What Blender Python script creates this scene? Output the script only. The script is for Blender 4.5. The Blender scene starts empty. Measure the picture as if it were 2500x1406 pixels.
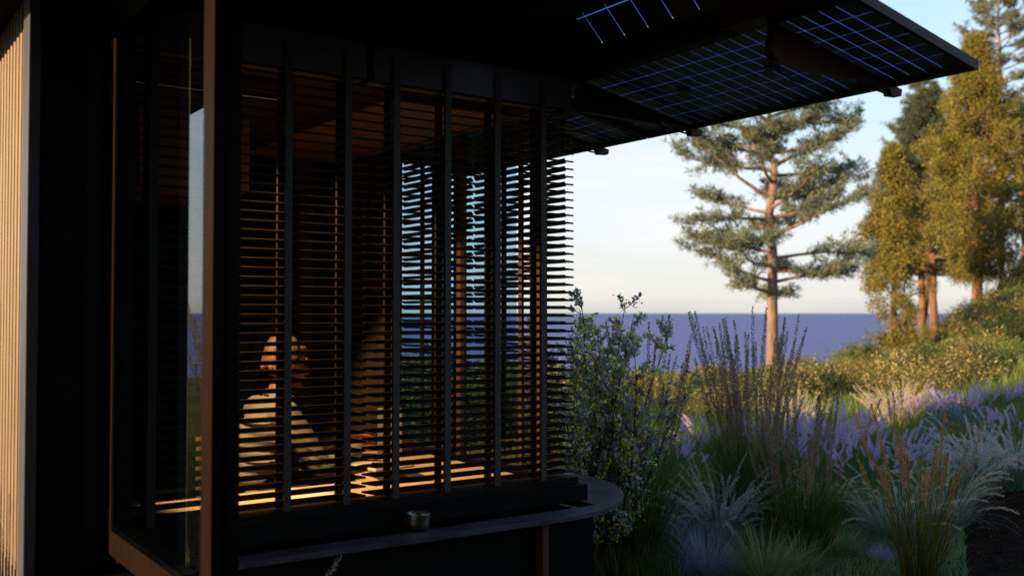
import bpy, bmesh, math, random
import numpy as np
from mathutils import Vector, Matrix, Euler, noise as mnoise

R = math.radians
scn = bpy.context.scene
COL = scn.collection
rng = np.random.default_rng(7)
random.seed(7)

# ------------------------------------------------------------------ frame of the place
# X runs along the cabin front, Y into the cabin, the camera stands at the origin.
CAM_Z = 1.6
F = 2430.0
FX, FY = math.sin(R(35)), math.cos(R(35))      # view direction on the ground
RX, RY = FY, -FX                               # to the right of it

def at(u, d):
    """ground position at lateral tangent u and depth d"""
    return d * (FX + u * RX), d * (FY + u * RY)

def col(px):
    return (px - 1250) / F

def sstep(a, b, x):
    t = np.clip((x - a) / (b - a), 0, 1)
    return t * t * (3 - 2 * t)

def ground_z(X, Y):
    X = np.asarray(X, float); Y = np.asarray(Y, float)
    d = X * FX + Y * FY
    r = X * RX + Y * RY
    rad = np.hypot(X, Y)
    az = np.arctan2(r, d)
    u = np.tan(np.clip(az, -1.2, 1.2))
    s = np.clip(rad / 31.5, 0, 2.0)
    hill = -.42 + 3.0 * sstep(.32, .72, u)
    hill = np.where(np.abs(az) > 1.6, 0.0, hill)
    z = s ** 2 * hill
    edge = 33 + 60 * sstep(.27, .5, u)
    edge = np.where(az < -1.1, 33 + 200 * sstep(-1.5, -2.2, az), edge)
    edge = np.where(az > 1.3, 300, edge)
    fall = np.clip((rad - edge) / 22.0, 0, 1)
    z = z - 46 * fall ** 1.3
    return z

# ------------------------------------------------------------------ materials
def mat(name):
    m = bpy.data.materials.new(name); m.use_nodes = True
    nt = m.node_tree; nt.nodes.clear()
    out = nt.nodes.new('ShaderNodeOutputMaterial')
    return m, nt, out

def principled(name, c, rough=.6, metal=0, var=.25, scale=8, bump=0, bscale=60, stretch=None, spec=.5, c2=None):
    m, nt, out = mat(name)
    b = nt.nodes.new('ShaderNodeBsdfPrincipled')
    b.inputs['Roughness'].default_value = rough
    b.inputs['Metallic'].default_value = metal
    b.inputs['Specular IOR Level'].default_value = spec
    tc = nt.nodes.new('ShaderNodeTexCoord')
    mp = nt.nodes.new('ShaderNodeMapping')
    if stretch: mp.inputs['Scale'].default_value = stretch
    nt.links.new(tc.outputs['Object'], mp.inputs['Vector'])
    n = nt.nodes.new('ShaderNodeTexNoise'); n.inputs['Scale'].default_value = scale; n.inputs['Detail'].default_value = 6
    nt.links.new(mp.outputs[0], n.inputs['Vector'])
    cr = nt.nodes.new('ShaderNodeValToRGB')
    a = c2 if c2 else tuple(x * (1 - var) for x in c)
    bb = c if c2 else tuple(min(1, x * (1 + var)) for x in c)
    cr.color_ramp.elements[0].position = .3; cr.color_ramp.elements[1].position = .7
    cr.color_ramp.elements[0].color = (*a, 1); cr.color_ramp.elements[1].color = (*bb, 1)
    nt.links.new(n.outputs['Fac'], cr.inputs['Fac'])
    nt.links.new(cr.outputs['Color'], b.inputs['Base Color'])
    if bump:
        n2 = nt.nodes.new('ShaderNodeTexNoise'); n2.inputs['Scale'].default_value = bscale; n2.inputs['Detail'].default_value = 8
        nt.links.new(mp.outputs[0], n2.inputs['Vector'])
        bp = nt.nodes.new('ShaderNodeBump'); bp.inputs['Strength'].default_value = bump; bp.inputs['Distance'].default_value = .01
        nt.links.new(n2.outputs['Fac'], bp.inputs['Height'])
        nt.links.new(bp.outputs['Normal'], b.inputs['Normal'])
    nt.links.new(b.outputs[0], out.inputs[0])
    return m

def wood(name, c, dark, rough=.55, axis=0, grain=1.0, spec=.4):
    """long-grained wood, the grain along the chosen axis"""
    m, nt, out = mat(name)
    b = nt.nodes.new('ShaderNodeBsdfPrincipled'); b.inputs['Roughness'].default_value = rough
    b.inputs['Specular IOR Level'].default_value = spec
    tc = nt.nodes.new('ShaderNodeTexCoord'); mp = nt.nodes.new('ShaderNodeMapping')
    sc = [14 * grain] * 3; sc[axis] = 1.1 * grain
    mp.inputs['Scale'].default_value = sc
    nt.links.new(tc.outputs['Object'], mp.inputs['Vector'])
    n = nt.nodes.new('ShaderNodeTexNoise'); n.inputs['Scale'].default_value = 1.4; n.inputs['Detail'].default_value = 7; n.inputs['Distortion'].default_value = 1.6
    nt.links.new(mp.outputs[0], n.inputs['Vector'])
    cr = nt.nodes.new('ShaderNodeValToRGB')
    e = cr.color_ramp.elements
    e[0].position = .32; e[0].color = (*dark, 1); e[1].position = .68; e[1].color = (*c, 1)
    nt.links.new(n.outputs['Fac'], cr.inputs['Fac']); nt.links.new(cr.outputs['Color'], b.inputs['Base Color'])
    bp = nt.nodes.new('ShaderNodeBump'); bp.inputs['Strength'].default_value = .15; bp.inputs['Distance'].default_value = .004
    nt.links.new(n.outputs['Fac'], bp.inputs['Height']); nt.links.new(bp.outputs['Normal'], b.inputs['Normal'])
    nt.links.new(b.outputs[0], out.inputs[0])
    return m

def leafy(name, ca, cb, trans=.35, cc=None, tip=None, tipz=None, shine=.0):
    """leaves or blades: each leaf its own shade between ca and cb (cc now and then), thin enough to let light through"""
    m, nt, out = mat(name)
    g = nt.nodes.new('ShaderNodeNewGeometry')
    cr = nt.nodes.new('ShaderNodeValToRGB')
    e = cr.color_ramp.elements
    e[0].color = (*ca, 1); e[1].color = (*cb, 1); e[1].position = .8
    if cc:
        k = e.new(.84); k.color = (*cc, 1)
        e[1].position = .78
    nt.links.new(g.outputs['Random Per Island'], cr.inputs['Fac'])
    d = nt.nodes.new('ShaderNodeBsdfDiffuse'); t = nt.nodes.new('ShaderNodeBsdfTranslucent')
    nt.links.new(cr.outputs['Color'], d.inputs['Color']); nt.links.new(cr.outputs['Color'], t.inputs['Color'])
    mx = nt.nodes.new('ShaderNodeMixShader'); mx.inputs[0].default_value = trans
    nt.links.new(d.outputs[0], mx.inputs[1]); nt.links.new(t.outputs[0], mx.inputs[2])
    last = mx
    if shine:
        gl = nt.nodes.new('ShaderNodeBsdfGlossy'); gl.inputs['Roughness'].default_value = .45
        m2 = nt.nodes.new('ShaderNodeMixShader'); m2.inputs[0].default_value = shine
        nt.links.new(mx.outputs[0], m2.inputs[1]); nt.links.new(gl.outputs[0], m2.inputs[2]); last = m2
    nt.links.new(last.outputs[0], out.inputs[0])
    return m

def glass(name, tint, refl=1.0):
    """a thin clear pane: mirrors by Fresnel, lets the rest straight through"""
    m, nt, out = mat(name)
    fr = nt.nodes.new('ShaderNodeFresnel')
    ge = nt.nodes.new('ShaderNodeNewGeometry')
    io = nt.nodes.new('ShaderNodeMapRange'); io.inputs['To Min'].default_value = 1.5; io.inputs['To Max'].default_value = 1 / 1.5
    nt.links.new(ge.outputs['Backfacing'], io.inputs['Value']); nt.links.new(io.outputs[0], fr.inputs['IOR'])
    mu = nt.nodes.new('ShaderNodeMath'); mu.operation = 'MULTIPLY'; mu.inputs[1].default_value = refl
    nt.links.new(fr.outputs[0], mu.inputs[0])
    tr = nt.nodes.new('ShaderNodeBsdfTransparent'); tr.inputs['Color'].default_value = (*tint, 1)
    gl = nt.nodes.new('ShaderNodeBsdfGlossy'); gl.inputs['Roughness'].default_value = 0.0
    mx = nt.nodes.new('ShaderNodeMixShader')
    nt.links.new(mu.outputs[0], mx.inputs[0]); nt.links.new(tr.outputs[0], mx.inputs[1]); nt.links.new(gl.outputs[0], mx.inputs[2])
    nt.links.new(mx.outputs[0], out.inputs[0])
    return m

M = {}
M['black'] = principled('black_coating', (.0045, .0045, .005), .6, var=.2, scale=5, bump=.05, spec=.06)
M['soffit'] = principled('black_soffit', (.0035, .0035, .004), .8, var=.2, scale=3, spec=.05)
M['header'] = principled('dark_header', (.12, .13, .17), .6, var=.15, scale=4, spec=.15)
M['batten'] = principled('charcoal_batten', (.056, .053, .051), .5, var=.12, scale=30, spec=.2)
M['bronze'] = principled('bronze_frame', (.0095, .005, .003), .5, var=.12, scale=20, spec=.06)
M['bronze_dark'] = principled('dark_bronze', (.006, .0045, .0042), .55, var=.12, scale=20, spec=.1)
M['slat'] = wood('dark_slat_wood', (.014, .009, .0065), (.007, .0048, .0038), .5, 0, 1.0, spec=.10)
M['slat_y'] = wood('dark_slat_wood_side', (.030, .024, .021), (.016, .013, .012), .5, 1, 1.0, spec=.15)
M['arm'] = principled('brown_painted_steel', (.06, .026, .010), .55, var=.15, scale=10, spec=.15)
M['pframe'] = principled('panel_frame', (.016, .011, .010), .5, var=.15, scale=10, spec=.2)
M['post'] = wood('post_wood', (.085, .045, .024), (.05, .026, .014), .6, 2)
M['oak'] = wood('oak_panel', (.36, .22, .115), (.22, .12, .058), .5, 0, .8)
M['oak_y'] = wood('oak_ceiling', (.32, .19, .10), (.20, .11, .055), .5, 1, .8)
M['desk'] = wood('oak_desktop', (.66, .46, .25), (.54, .36, .18), .45, 0, 1.2)
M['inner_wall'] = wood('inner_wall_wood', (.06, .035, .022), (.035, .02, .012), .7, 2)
M['clad'] = principled('vertical_cladding', (.17, .118, .068), .55, var=.1, scale=6, bump=.05)
M['trim_grey'] = principled('grey_corner_trim', (.040, .048, .064), .5, var=.06, scale=10)
M['stone'] = principled('dark_stone_top', (.06, .06, .078), .32, var=.5, scale=7, bump=.12, bscale=40, stretch=(1, 3, 1), spec=.25)
M['cell'] = principled('solar_cell', (.12, .14, .12), .4, var=.3, scale=14, spec=.5)
M['steel'] = principled('brushed_steel', (.30, .29, .28), .35, metal=1, var=.08, scale=20)
M['ceramic'] = principled('dark_metal_cup', (.22, .215, .20), .33, metal=1, var=.1, scale=30)
M['clay'] = principled('red_clay', (.30, .10, .045), .35, var=.2, scale=20)
M['screen_back'] = principled('pale_grey_plastic', (.11, .12, .105), .5, var=.05)
M['dark_plastic'] = principled('dark_plastic', (.03, .03, .032), .45, var=.1)
M['paper'] = principled('paper', (.62, .56, .46), .8, var=.05, scale=4)
M['skin'] = principled('skin', (.22, .085, .048), .5, var=.12, scale=18, bump=.05, bscale=120)
M['hair'] = principled('auburn_hair', (.12, .05, .02), .5, var=.55, scale=30, stretch=(6, 1, 1), bump=.4, bscale=90)
M['shirt'] = principled('cream_shirt', (.155, .135, .095), .85, var=.12, scale=9, bump=.5, bscale=14)
M['vest'] = principled('olive_vest', (.06, .055, .04), .9, var=.2, scale=12, bump=.2)
M['trouser'] = principled('dark_trousers', (.03, .03, .035), .9, var=.2)
M['soil'] = principled('garden_soil', (.045, .028, .017), .95, var=.5, scale=3.5, bump=1.0, bscale=22)
M['bark'] = principled('pine_bark', (.18, .12, .085), .9, var=.5, scale=6, stretch=(1, 1, .25), bump=1.0, bscale=10)
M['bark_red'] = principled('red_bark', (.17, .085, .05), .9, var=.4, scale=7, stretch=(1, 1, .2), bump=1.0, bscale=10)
M['twig'] = principled('dark_twig', (.05, .032, .022), .9, var=.3)
M['pine'] = leafy('pine_needles', (.11, .165, .13), (.205, .26, .195), .35, cc=(.26, .25, .13))
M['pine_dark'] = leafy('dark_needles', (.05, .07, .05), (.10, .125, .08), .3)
M['gold'] = leafy('golden_foliage', (.10, .10, .025), (.205, .185, .045), .2, cc=(.31, .265, .07))
M['sh_gold'] = leafy('flowering_shrub_leaves', (.085, .095, .03), (.19, .175, .065), .35, cc=(.50, .41, .20))
M['sh_green'] = leafy('green_shrub_leaves', (.075, .125, .035), (.18, .24, .075), .35, cc=(.28, .25, .09))
M['sh_dark'] = leafy('dark_shrub_leaves', (.025, .04, .016), (.06, .085, .03), .3)
M['acacia'] = leafy('silver_leaves', (.24, .31, .32), (.44, .52, .52), .3, shine=.03)
M['acacia_fl'] = leafy('yellow_blossom', (.55, .54, .02), (.75, .70, .05), .35)
M['reed'] = leafy('reed_blades', (.03, .062, .016), (.07, .12, .03), .35, cc=(.14, .12, .045))
M['reed_gold'] = leafy('golden_reed_blades', (.06, .075, .012), (.14, .14, .02), .35)
M['spike'] = leafy('seed_spikes', (.22, .17, .12), (.40, .31, .22), .3)
M['spike_gold_lit'] = leafy('golden_spikes_lit', (.42, .26, .10), (.62, .40, .17), .2)  # straw gold, brightened: the low sun these spikes miss is put into the colour
M['feather'] = leafy('pale_feather_grass', (.34, .355, .34), (.62, .63, .61), .35)
M['feather_warm'] = leafy('cream_feather_grass', (.38, .34, .24), (.62, .55, .41), .35)
M['feather_green'] = leafy('grey_green_grass', (.12, .18, .14), (.28, .33, .27), .3, cc=(.42, .38, .34))
M['fescue'] = leafy('blue_fescue', (.13, .19, .29), (.28, .37, .50), .3)
M['tuft'] = leafy('green_tuft', (.08, .18, .05), (.20, .33, .13), .35, cc=(.42, .33, .23))
M['lav'] = leafy('lavender_flower', (.44, .34, .55), (.64, .53, .74), .35)
M['lav_leaf'] = leafy('lavender_leaf', (.045, .085, .04), (.10, .15, .085), .3)
M['meadow'] = leafy('meadow_blades', (.045, .115, .026), (.11, .21, .05), .35, cc=(.16, .2, .06))
M['lawn'] = leafy('lawn_blades', (.10, .20, .095), (.19, .33, .17), .35)
M['blue_fl'] = leafy('blue_petals', (.09, .10, .30), (.16, .18, .42), .3)
M['orange_fl'] = leafy('orange_petals', (.5, .14, .05), (.62, .22, .1), .3)

# translucent blue film between solar cells: it carries the light of the sky above
m, nt, out = mat('blue_cell_film')
tl = nt.nodes.new('ShaderNodeBsdfTranslucent'); tl.inputs['Color'].default_value = (.52, .62, 1, 1)
nt.links.new(tl.outputs[0], out.inputs[0]); M['film'] = m
m, nt, out = mat('window_glass')
gb = nt.nodes.new('ShaderNodeBsdfGlass'); gb.inputs['Color'].default_value = (.84, .90, .90, 1); gb.inputs['Roughness'].default_value = 0; gb.inputs['IOR'].default_value = 1.5
nt.links.new(gb.outputs[0], out.inputs[0]); M['pane'] = m
M['pane_side'] = glass('tinted_side_glass', (.62, .80, .90))

# ------------------------------------------------------------------ mesh helpers
class MB:
    def __init__(s): s.v = []; s.f = []
    def box(s, x0, x1, y0, y1, z0, z1, mtx=None):
        p = [(x0, y0, z0), (x1, y0, z0), (x1, y1, z0), (x0, y1, z0), (x0, y0, z1), (x1, y0, z1), (x1, y1, z1), (x0, y1, z1)]
        s.hexa(p, mtx)
        return s
    def hexa(s, p, mtx=None):
        if mtx is not None: p = [tuple(mtx @ Vector(q)) for q in p]
        n = len(s.v); s.v += p
        s.f += [tuple(n + i for i in q) for q in ((0, 3, 2, 1), (4, 5, 6, 7), (0, 1, 5, 4), (1, 2, 6, 5), (2, 3, 7, 6), (3, 0, 4, 7))]
    def tube(s, pts, rads, k=8, cap=True):
        n0 = len(s.v); pts = [Vector(p) for p in pts]
        for i, p in enumerate(pts):
            d = (pts[min(i + 1, len(pts) - 1)] - pts[max(i - 1, 0)]).normalized()
            a = d.cross(Vector((0, 0, 1)))
            if a.length < .05: a = d.cross(Vector((1, 0, 0)))
            a.normalize(); b = d.cross(a)
            for j in range(k):
                t = 2 * math.pi * j / k
                s.v.append(tuple(p + (a * math.cos(t) + b * math.sin(t)) * rads[i]))
        for i in range(len(pts) - 1):
            for j in range(k):
                s.f.append((n0 + i * k + j, n0 + (i + 1) * k + j, n0 + (i + 1) * k + (j + 1) % k, n0 + i * k + (j + 1) % k))
        if cap:
            s.f.append(tuple(n0 + j for j in range(k))); s.f.append(tuple(n0 + (len(pts) - 1) * k + j for j in range(k))[::-1])
        return s
    def lathe(s, prof, k=32, c=(0, 0)):
        n0 = len(s.v)
        for r, z in prof:
            for j in range(k):
                t = 2 * math.pi * j / k
                s.v.append((c[0] + r * math.cos(t), c[1] + r * math.sin(t), z))
        for i in range(len(prof) - 1):
            for j in range(k):
                s.f.append((n0 + i * k + j, n0 + i * k + (j + 1) % k, n0 + (i + 1) * k + (j + 1) % k, n0 + (i + 1) * k + j))
        return s
    def prism(s, out2, z0, z1):
        n0 = len(s.v); k = len(out2)
        s.v += [(x, y, z0) for x, y in out2] + [(x, y, z1) for x, y in out2]
        s.f.append(tuple(n0 + i for i in range(k))[::-1]); s.f.append(tuple(n0 + k + i for i in range(k)))
        for i in range(k): s.f.append((n0 + i, n0 + (i + 1) % k, n0 + k + (i + 1) % k, n0 + k + i))
        return s
    def build(s, name, m, parent=None, bevel=0, smooth=False, origin=None):
        me = bpy.data.meshes.new(name); me.from_pydata(s.v, [], s.f); me.materials.append(m)
        if smooth: me.polygons.foreach_set('use_smooth', [True] * len(me.polygons))
        me.update()
        o = bpy.data.objects.new(name, me); COL.objects.link(o)
        if parent: o.parent = parent
        if bevel:
            b = o.modifiers.new('edge', 'BEVEL'); b.width = bevel; b.segments = 2; b.limit_method = 'ANGLE'
        return o

def tag(o, label=None, cat=None, group=None, kind=None):
    if label: o['label'] = label
    if cat: o['category'] = cat
    if group: o['group'] = group
    if kind: o['kind'] = kind
    return o

def thing(name, label, cat, loc=(0, 0, 0), rz=0, group=None):
    o = bpy.data.objects.new(name, None); COL.objects.link(o)
    o.location = loc; o.rotation_euler = (0, 0, rz)
    o.empty_display_size = .2
    return tag(o, label, cat, group)

def np_mesh(name, verts, quads, m):
    """verts (n,3), quads (k,4) or tris (k,3)"""
    verts = np.ascontiguousarray(verts, np.float32); quads = np.ascontiguousarray(quads, np.int32)
    k, w = quads.shape
    me = bpy.data.meshes.new(name)
    me.vertices.add(len(verts)); me.vertices.foreach_set('co', verts.ravel())
    me.loops.add(k * w); me.loops.foreach_set('vertex_index', quads.ravel())
    me.polygons.add(k); me.polygons.foreach_set('loop_start', np.arange(0, k * w, w, dtype=np.int32))
    me.materials.append(m); me.update(calc_edges=True); me.validate()
    return me

def link(name, me, parent=None, loc=None, rz=0, scale=None):
    o = bpy.data.objects.new(name, me); COL.objects.link(o)
    if parent: o.parent = parent
    if loc is not None: o.location = loc
    o.rotation_euler[2] = rz
    if scale is not None: o.scale = (scale,) * 3 if np.isscalar(scale) else scale
    return o

# ---------------- vegetation geometry (numpy)
def ribbons(base, lean_az, lean, length, width, droop, seg=5, wprof=None):
    """curved tapering blades. arrays of n: base (n,3), azimuth of lean, lean angle from vertical at the base, length, width, added bend"""
    n = len(base); t = np.linspace(0, 1, seg + 1)
    ang = lean[:, None] + droop[:, None] * t[None] ** 1.5
    st = length[:, None] / seg
    r = np.concatenate([np.zeros((n, 1)), np.cumsum(np.sin(ang[:, :-1]) * st, 1)], 1)
    z = np.concatenate([np.zeros((n, 1)), np.cumsum(np.cos(ang[:, :-1]) * st, 1)], 1)
    ca, sa = np.cos(lean_az)[:, None], np.sin(lean_az)[:, None]
    c = np.stack([base[:, 0:1] + r * ca, base[:, 1:2] + r * sa, base[:, 2:3] + z], 2)
    tw = rng.uniform(0, math.pi, n)[:, None]
    px, py = -sa * np.cos(tw) + ca * np.sin(tw) * .5, ca * np.cos(tw) + sa * np.sin(tw) * .5
    w = width[:, None] * (wprof if wprof is not None else (1 - t ** 2 * .92))[None] * .5
    side = np.stack([px * w, py * w, np.zeros_like(w)], 2)
    V = np.stack([c - side, c + side], 2).reshape(n, -1, 3)
    i = np.arange(seg)[None] * 2 + (np.arange(n) * 2 * (seg + 1))[:, None]
    Q = np.stack([i, i + 1, i + 3, i + 2], 2).reshape(-1, 4)
    return V.reshape(-1, 3), Q, c

def join(parts):
    V = []; Q = []; n = 0
    for v, q in parts:
        V.append(v); Q.append(q + n); n += len(v)
    return np.concatenate(V), np.concatenate(Q)

def leaves(centers, size, aspect=.4, upbias=0.0, dirs=None):
    """one diamond leaf at each centre, turned at random (or along dirs)"""
    n = len(centers)
    d = rng.normal(size=(n, 3)) if dirs is None else dirs + rng.normal(size=(n, 3)) * .45
    d[:, 2] += upbias
    d /= np.linalg.norm(d, axis=1, keepdims=True)
    s = np.cross(d, rng.normal(size=(n, 3))); s /= np.linalg.norm(s, axis=1, keepdims=True) + 1e-9
    L = np.broadcast_to(size, (n,))[:, None]
    a = centers; b = centers + d * L * .5 + s * L * aspect * .5; c = centers + d * L; e = centers + d * L * .5 - s * L * aspect * .5
    V = np.stack([a, b, c, e], 1).reshape(-1, 3)
    Q = np.arange(4 * n).reshape(n, 4)
    return V, Q

def spikes_mesh(stems, r, ln, per=46, bristle=.012, asp=.45):
    """seed heads: bristles set round the last stretch of every stem curve (n, seg+1, 3)"""
    parts = []
    n, k, _ = stems.shape
    t0 = 1 - ln
    tt = rng.uniform(0, 1, (n, per)) ** .8
    T = t0 + (1 - t0) * tt
    f = T * (k - 1); i = np.minimum(f.astype(int), k - 2); fr = (f - i)[..., None]
    idx = np.arange(n)[:, None]
    a = stems[idx, i]; b = stems[idx, i + 1]
    p = a + (b - a) * fr; d = b - a; d /= np.linalg.norm(d, axis=2, keepdims=True) + 1e-9
    o = rng.normal(size=p.shape); o -= (o * d).sum(2, keepdims=True) * d; o /= np.linalg.norm(o, axis=2, keepdims=True) + 1e-9
    taper = (np.sin(np.clip(tt, .03, .97) * math.pi) ** .6)[..., None]
    c = p + o * r * taper * rng.uniform(.2, 1, tt.shape)[..., None]
    dirs = (d * 1.2 + o * .6).reshape(-1, 3)
    return leaves(c.reshape(-1, 3), bristle * rng.uniform(.7, 1.4, n * per), asp, 0, dirs)

def blades_at(n, rad, h, hv, w, lean, droop, seg=5):
    a = rng.uniform(0, 2 * math.pi, n); q = rad * np.sqrt(rng.uniform(0, 1, n))
    base = np.stack([q * np.cos(a), q * np.sin(a), np.zeros(n)], 1)
    az = a + rng.normal(0, .5, n)
    L = h * (1 + rng.uniform(-hv, hv * .4, n))
    ln = np.abs(rng.normal(lean, lean * .6, n)); dr = np.abs(rng.normal(droop, droop * .45, n))
    return ribbons(base, az, ln, L, np.full(n, w) * rng.uniform(.7, 1.2, n), dr, seg)

def two_part_plant(nm, me_a, part_a, me_b, part_b):
    return (nm, [(part_a, me_a), (part_b, me_b)])

def reed_kind(h, ns, nb, mb, ms, spread=.12, lean=.1, sl=.34, r=.014, br=.014):
    bv, bq, _ = blades_at(nb, spread, h * .66, .5, .0075, .20, .7, 6)
    sv, sq, sc = blades_at(ns, spread, h, .42, .0042, lean, .13, 7)
    kv, kq = spikes_mesh(sc, r, sl, 420, br, .4)
    v, q = join([(bv, bq), (sv, sq)])
    return two_part_plant('reed', np_mesh('reed_blades', v, q, mb), 'blades', np_mesh('seed_spikes', kv, kq, ms), 'seed_heads')

def feather_kind(h, n, w, mb, ms, lean=.25, droop=1.3, spread=.1, heads=50, r=.009):
    """arching grass: thin blades below, long soft plumes bending outwards"""
    bv, bq, _ = blades_at(n, spread, h * .8, .5, w, lean, droop, 7)
    sv, sq, sc = blades_at(heads, spread, h * 1.08, .35, w * .7, lean, droop * .8, 9)
    kv, kq = spikes_mesh(sc, r, .58, 330, .0125, .22)
    v, q = join([(bv, bq), (sv, sq)])
    return two_part_plant('feather', np_mesh('feather_blades', v, q, mb), 'blades', np_mesh('feather_plumes', kv, kq, ms), 'plumes')

def lavender_kind(h, ns):
    bv, bq, _ = blades_at(260, .2, h * .65, .5, .008, .35, .9, 5)
    sv, sq, sc = blades_at(ns, .2, h, .35, .005, .28, .45, 7)
    kv, kq = spikes_mesh(sc, .0165, .30, 480, .0095)
    v, q = join([(bv, bq), (sv, sq)])
    return two_part_plant('lavender', np_mesh('lavender_blades', v, q, M['lav_leaf']), 'blades', np_mesh('lavender_plumes', kv, kq, M['lav']), 'flower_plumes')

def tuft_kind(h, n, w, m, lean, droop, spread=.08):
    v, q, _ = blades_at(n, spread, h, .45, w, lean, droop, 6)
    return np_mesh('grass_tuft', v, q, m)

def plant(kind, name, label, cat, px, d, rz=None, s=1.0, group=None, xy=None, labels=None):
    """a copy of a plant kind, its parts sharing mesh data"""
    x, y = at(col(px), d) if xy is None else xy
    loc = (x, y, float(ground_z(x, y)) - .01)
    rz = random.uniform(0, 6.28) if rz is None else rz
    if isinstance(kind, tuple):
        o = thing(name, label, cat, loc, rz, group); o.scale = (s, s, s)
        for nm, me in kind[1]: link(nm, me, o)
    else:
        o = link(name, kind, None, loc, rz, s); tag(o, label, cat, group)
    return o

# ------------------------------------------------------------------ world, sun, camera
SKY_H0, SKY_H1, SKY_H2 = (.70, .69, .67), (.88, .91, .92), (.74, .86, .98)
SKY_HS, SKY_CLOUD = 2.8, (3.3, 2.95, 3.0)
SUN_EL, SUN_AZ = R(10.0), 4.5     # low sun from -X, a few degrees from behind the front
w = bpy.data.worlds.new('World'); scn.world = w; w.use_nodes = True
nt = w.node_tree; nt.nodes.clear()
wo = nt.nodes.new('ShaderNodeOutputWorld'); bg = nt.nodes.new('ShaderNodeBackground'); bg.inputs['Strength'].default_value = .14
sky = nt.nodes.new('ShaderNodeTexSky'); sky.sky_type = 'NISHITA'; sky.sun_disc = False
sky.sun_elevation = SUN_EL; sky.altitude = 0; sky.air_density = 1.0; sky.dust_density = 1.0; sky.ozone_density = 2.5
src = Vector((-math.cos(R(SUN_AZ)), math.sin(R(SUN_AZ)), 0))   # where the sun stands, on the ground
sky.sun_rotation = math.atan2(src.x, src.y)
tc = nt.nodes.new('ShaderNodeTexCoord'); mp = nt.nodes.new('ShaderNodeMapping'); mp.inputs['Scale'].default_value = (1, 1, 4.5)
nt.links.new(tc.outputs['Generated'], mp.inputs['Vector'])
cn = nt.nodes.new('ShaderNodeTexNoise'); cn.inputs['Scale'].default_value = 3.1; cn.inputs['Detail'].default_value = 9; cn.inputs['Roughness'].default_value = .55
nt.links.new(mp.outputs[0], cn.inputs['Vector'])
cr = nt.nodes.new('ShaderNodeValToRGB'); cr.color_ramp.elements[0].position = .46; cr.color_ramp.elements[1].position = .66
cr.color_ramp.elements[1].color = (.4, .4, .4, 1)
nt.links.new(cn.outputs['Fac'], cr.inputs['Fac'])
mixc = nt.nodes.new('ShaderNodeMix'); mixc.data_type = 'RGBA'
mixc.inputs['B'].default_value = (*SKY_CLOUD, 1)
nt.links.new(cr.outputs['Color'], mixc.inputs['Factor'])
# haze low over the sea: elevation -> how much of the pale haze replaces the clear sky
sx = nt.nodes.new('ShaderNodeSeparateXYZ'); nt.links.new(tc.outputs['Generated'], sx.inputs[0])
hr_ = nt.nodes.new('ShaderNodeValToRGB'); e = hr_.color_ramp.elements
e[0].position = 0; e[0].color = (1, 1, 1, 1); e[1].position = .62; e[1].color = (0, 0, 0, 1)
k = e.new(.16); k.color = (.8, .8, .8, 1)
k = e.new(.30); k.color = (.42, .42, .42, 1)
nt.links.new(sx.outputs['Z'], hr_.inputs['Fac'])
hc = nt.nodes.new('ShaderNodeValToRGB'); e = hc.color_ramp.elements
e[0].position = 0; e[0].color = (*SKY_H0, 1); e[1].position = .20; e[1].color = (*SKY_H2, 1)
k = e.new(.016); k.color = (.88, .86, .80, 1)
k = e.new(.07); k.color = (*SKY_H1, 1)
nt.links.new(sx.outputs['Z'], hc.inputs['Fac'])
hs = nt.nodes.new('ShaderNodeVectorMath'); hs.operation = 'SCALE'; hs.inputs['Scale'].default_value = SKY_HS
nt.links.new(hc.outputs['Color'], hs.inputs[0])
mixh = nt.nodes.new('ShaderNodeMix'); mixh.data_type = 'RGBA'
nt.links.new(hr_.outputs['Color'], mixh.inputs['Factor']); nt.links.new(sky.outputs[0], mixh.inputs['A']); nt.links.new(hs.outputs[0], mixh.inputs['B'])
nt.links.new(mixh.outputs['Result'], mixc.inputs['A'])
nt.links.new(mixc.outputs['Result'], bg.inputs['Color']); nt.links.new(bg.outputs[0], wo.inputs[0])

sl = bpy.data.lights.new('sun', 'SUN'); sl.energy = 4.5; sl.angle = R(.5); sl.color = (1, .66, .34)
so = bpy.data.objects.new('sun', sl); COL.objects.link(so)
sd = Vector((src.x * math.cos(SUN_EL), src.y * math.cos(SUN_EL), math.sin(SUN_EL)))
so.rotation_euler = sd.to_track_quat('Z', 'Y').to_euler(); so.location = sd * 40

cam = bpy.data.cameras.new('camera'); co = bpy.data.objects.new('camera', cam); COL.objects.link(co)
cam.sensor_width = 36; cam.lens = 35; cam.clip_end = 60000; cam.clip_start = .05
co.location = (0, 0, CAM_Z)
co.rotation_euler = Euler((R(90 + 1.41), 0, -R(35)), 'XYZ')
cam.dof.use_dof = True; cam.dof.focus_distance = 5.4; cam.dof.aperture_fstop = 2.1
scn.camera = co
scn.view_settings.view_transform = 'Standard'; scn.view_settings.look = 'None'
scn.view_settings.exposure = 1.35; scn.view_settings.gamma = 1
scn.cycles.use_denoising = True; scn.cycles.use_adaptive_sampling = False
scn.cycles.denoiser = 'OPENIMAGEDENOISE'; scn.cycles.denoising_input_passes = 'RGB_ALBEDO_NORMAL'; scn.cycles.denoising_prefilter = 'NONE'
scn.cycles.max_bounces = 10; scn.cycles.transparent_max_bounces = 16
scn.cycles.sample_clamp_indirect = .6
scn.cycles.caustics_refractive = False; scn.cycles.caustics_reflective = False

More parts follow.
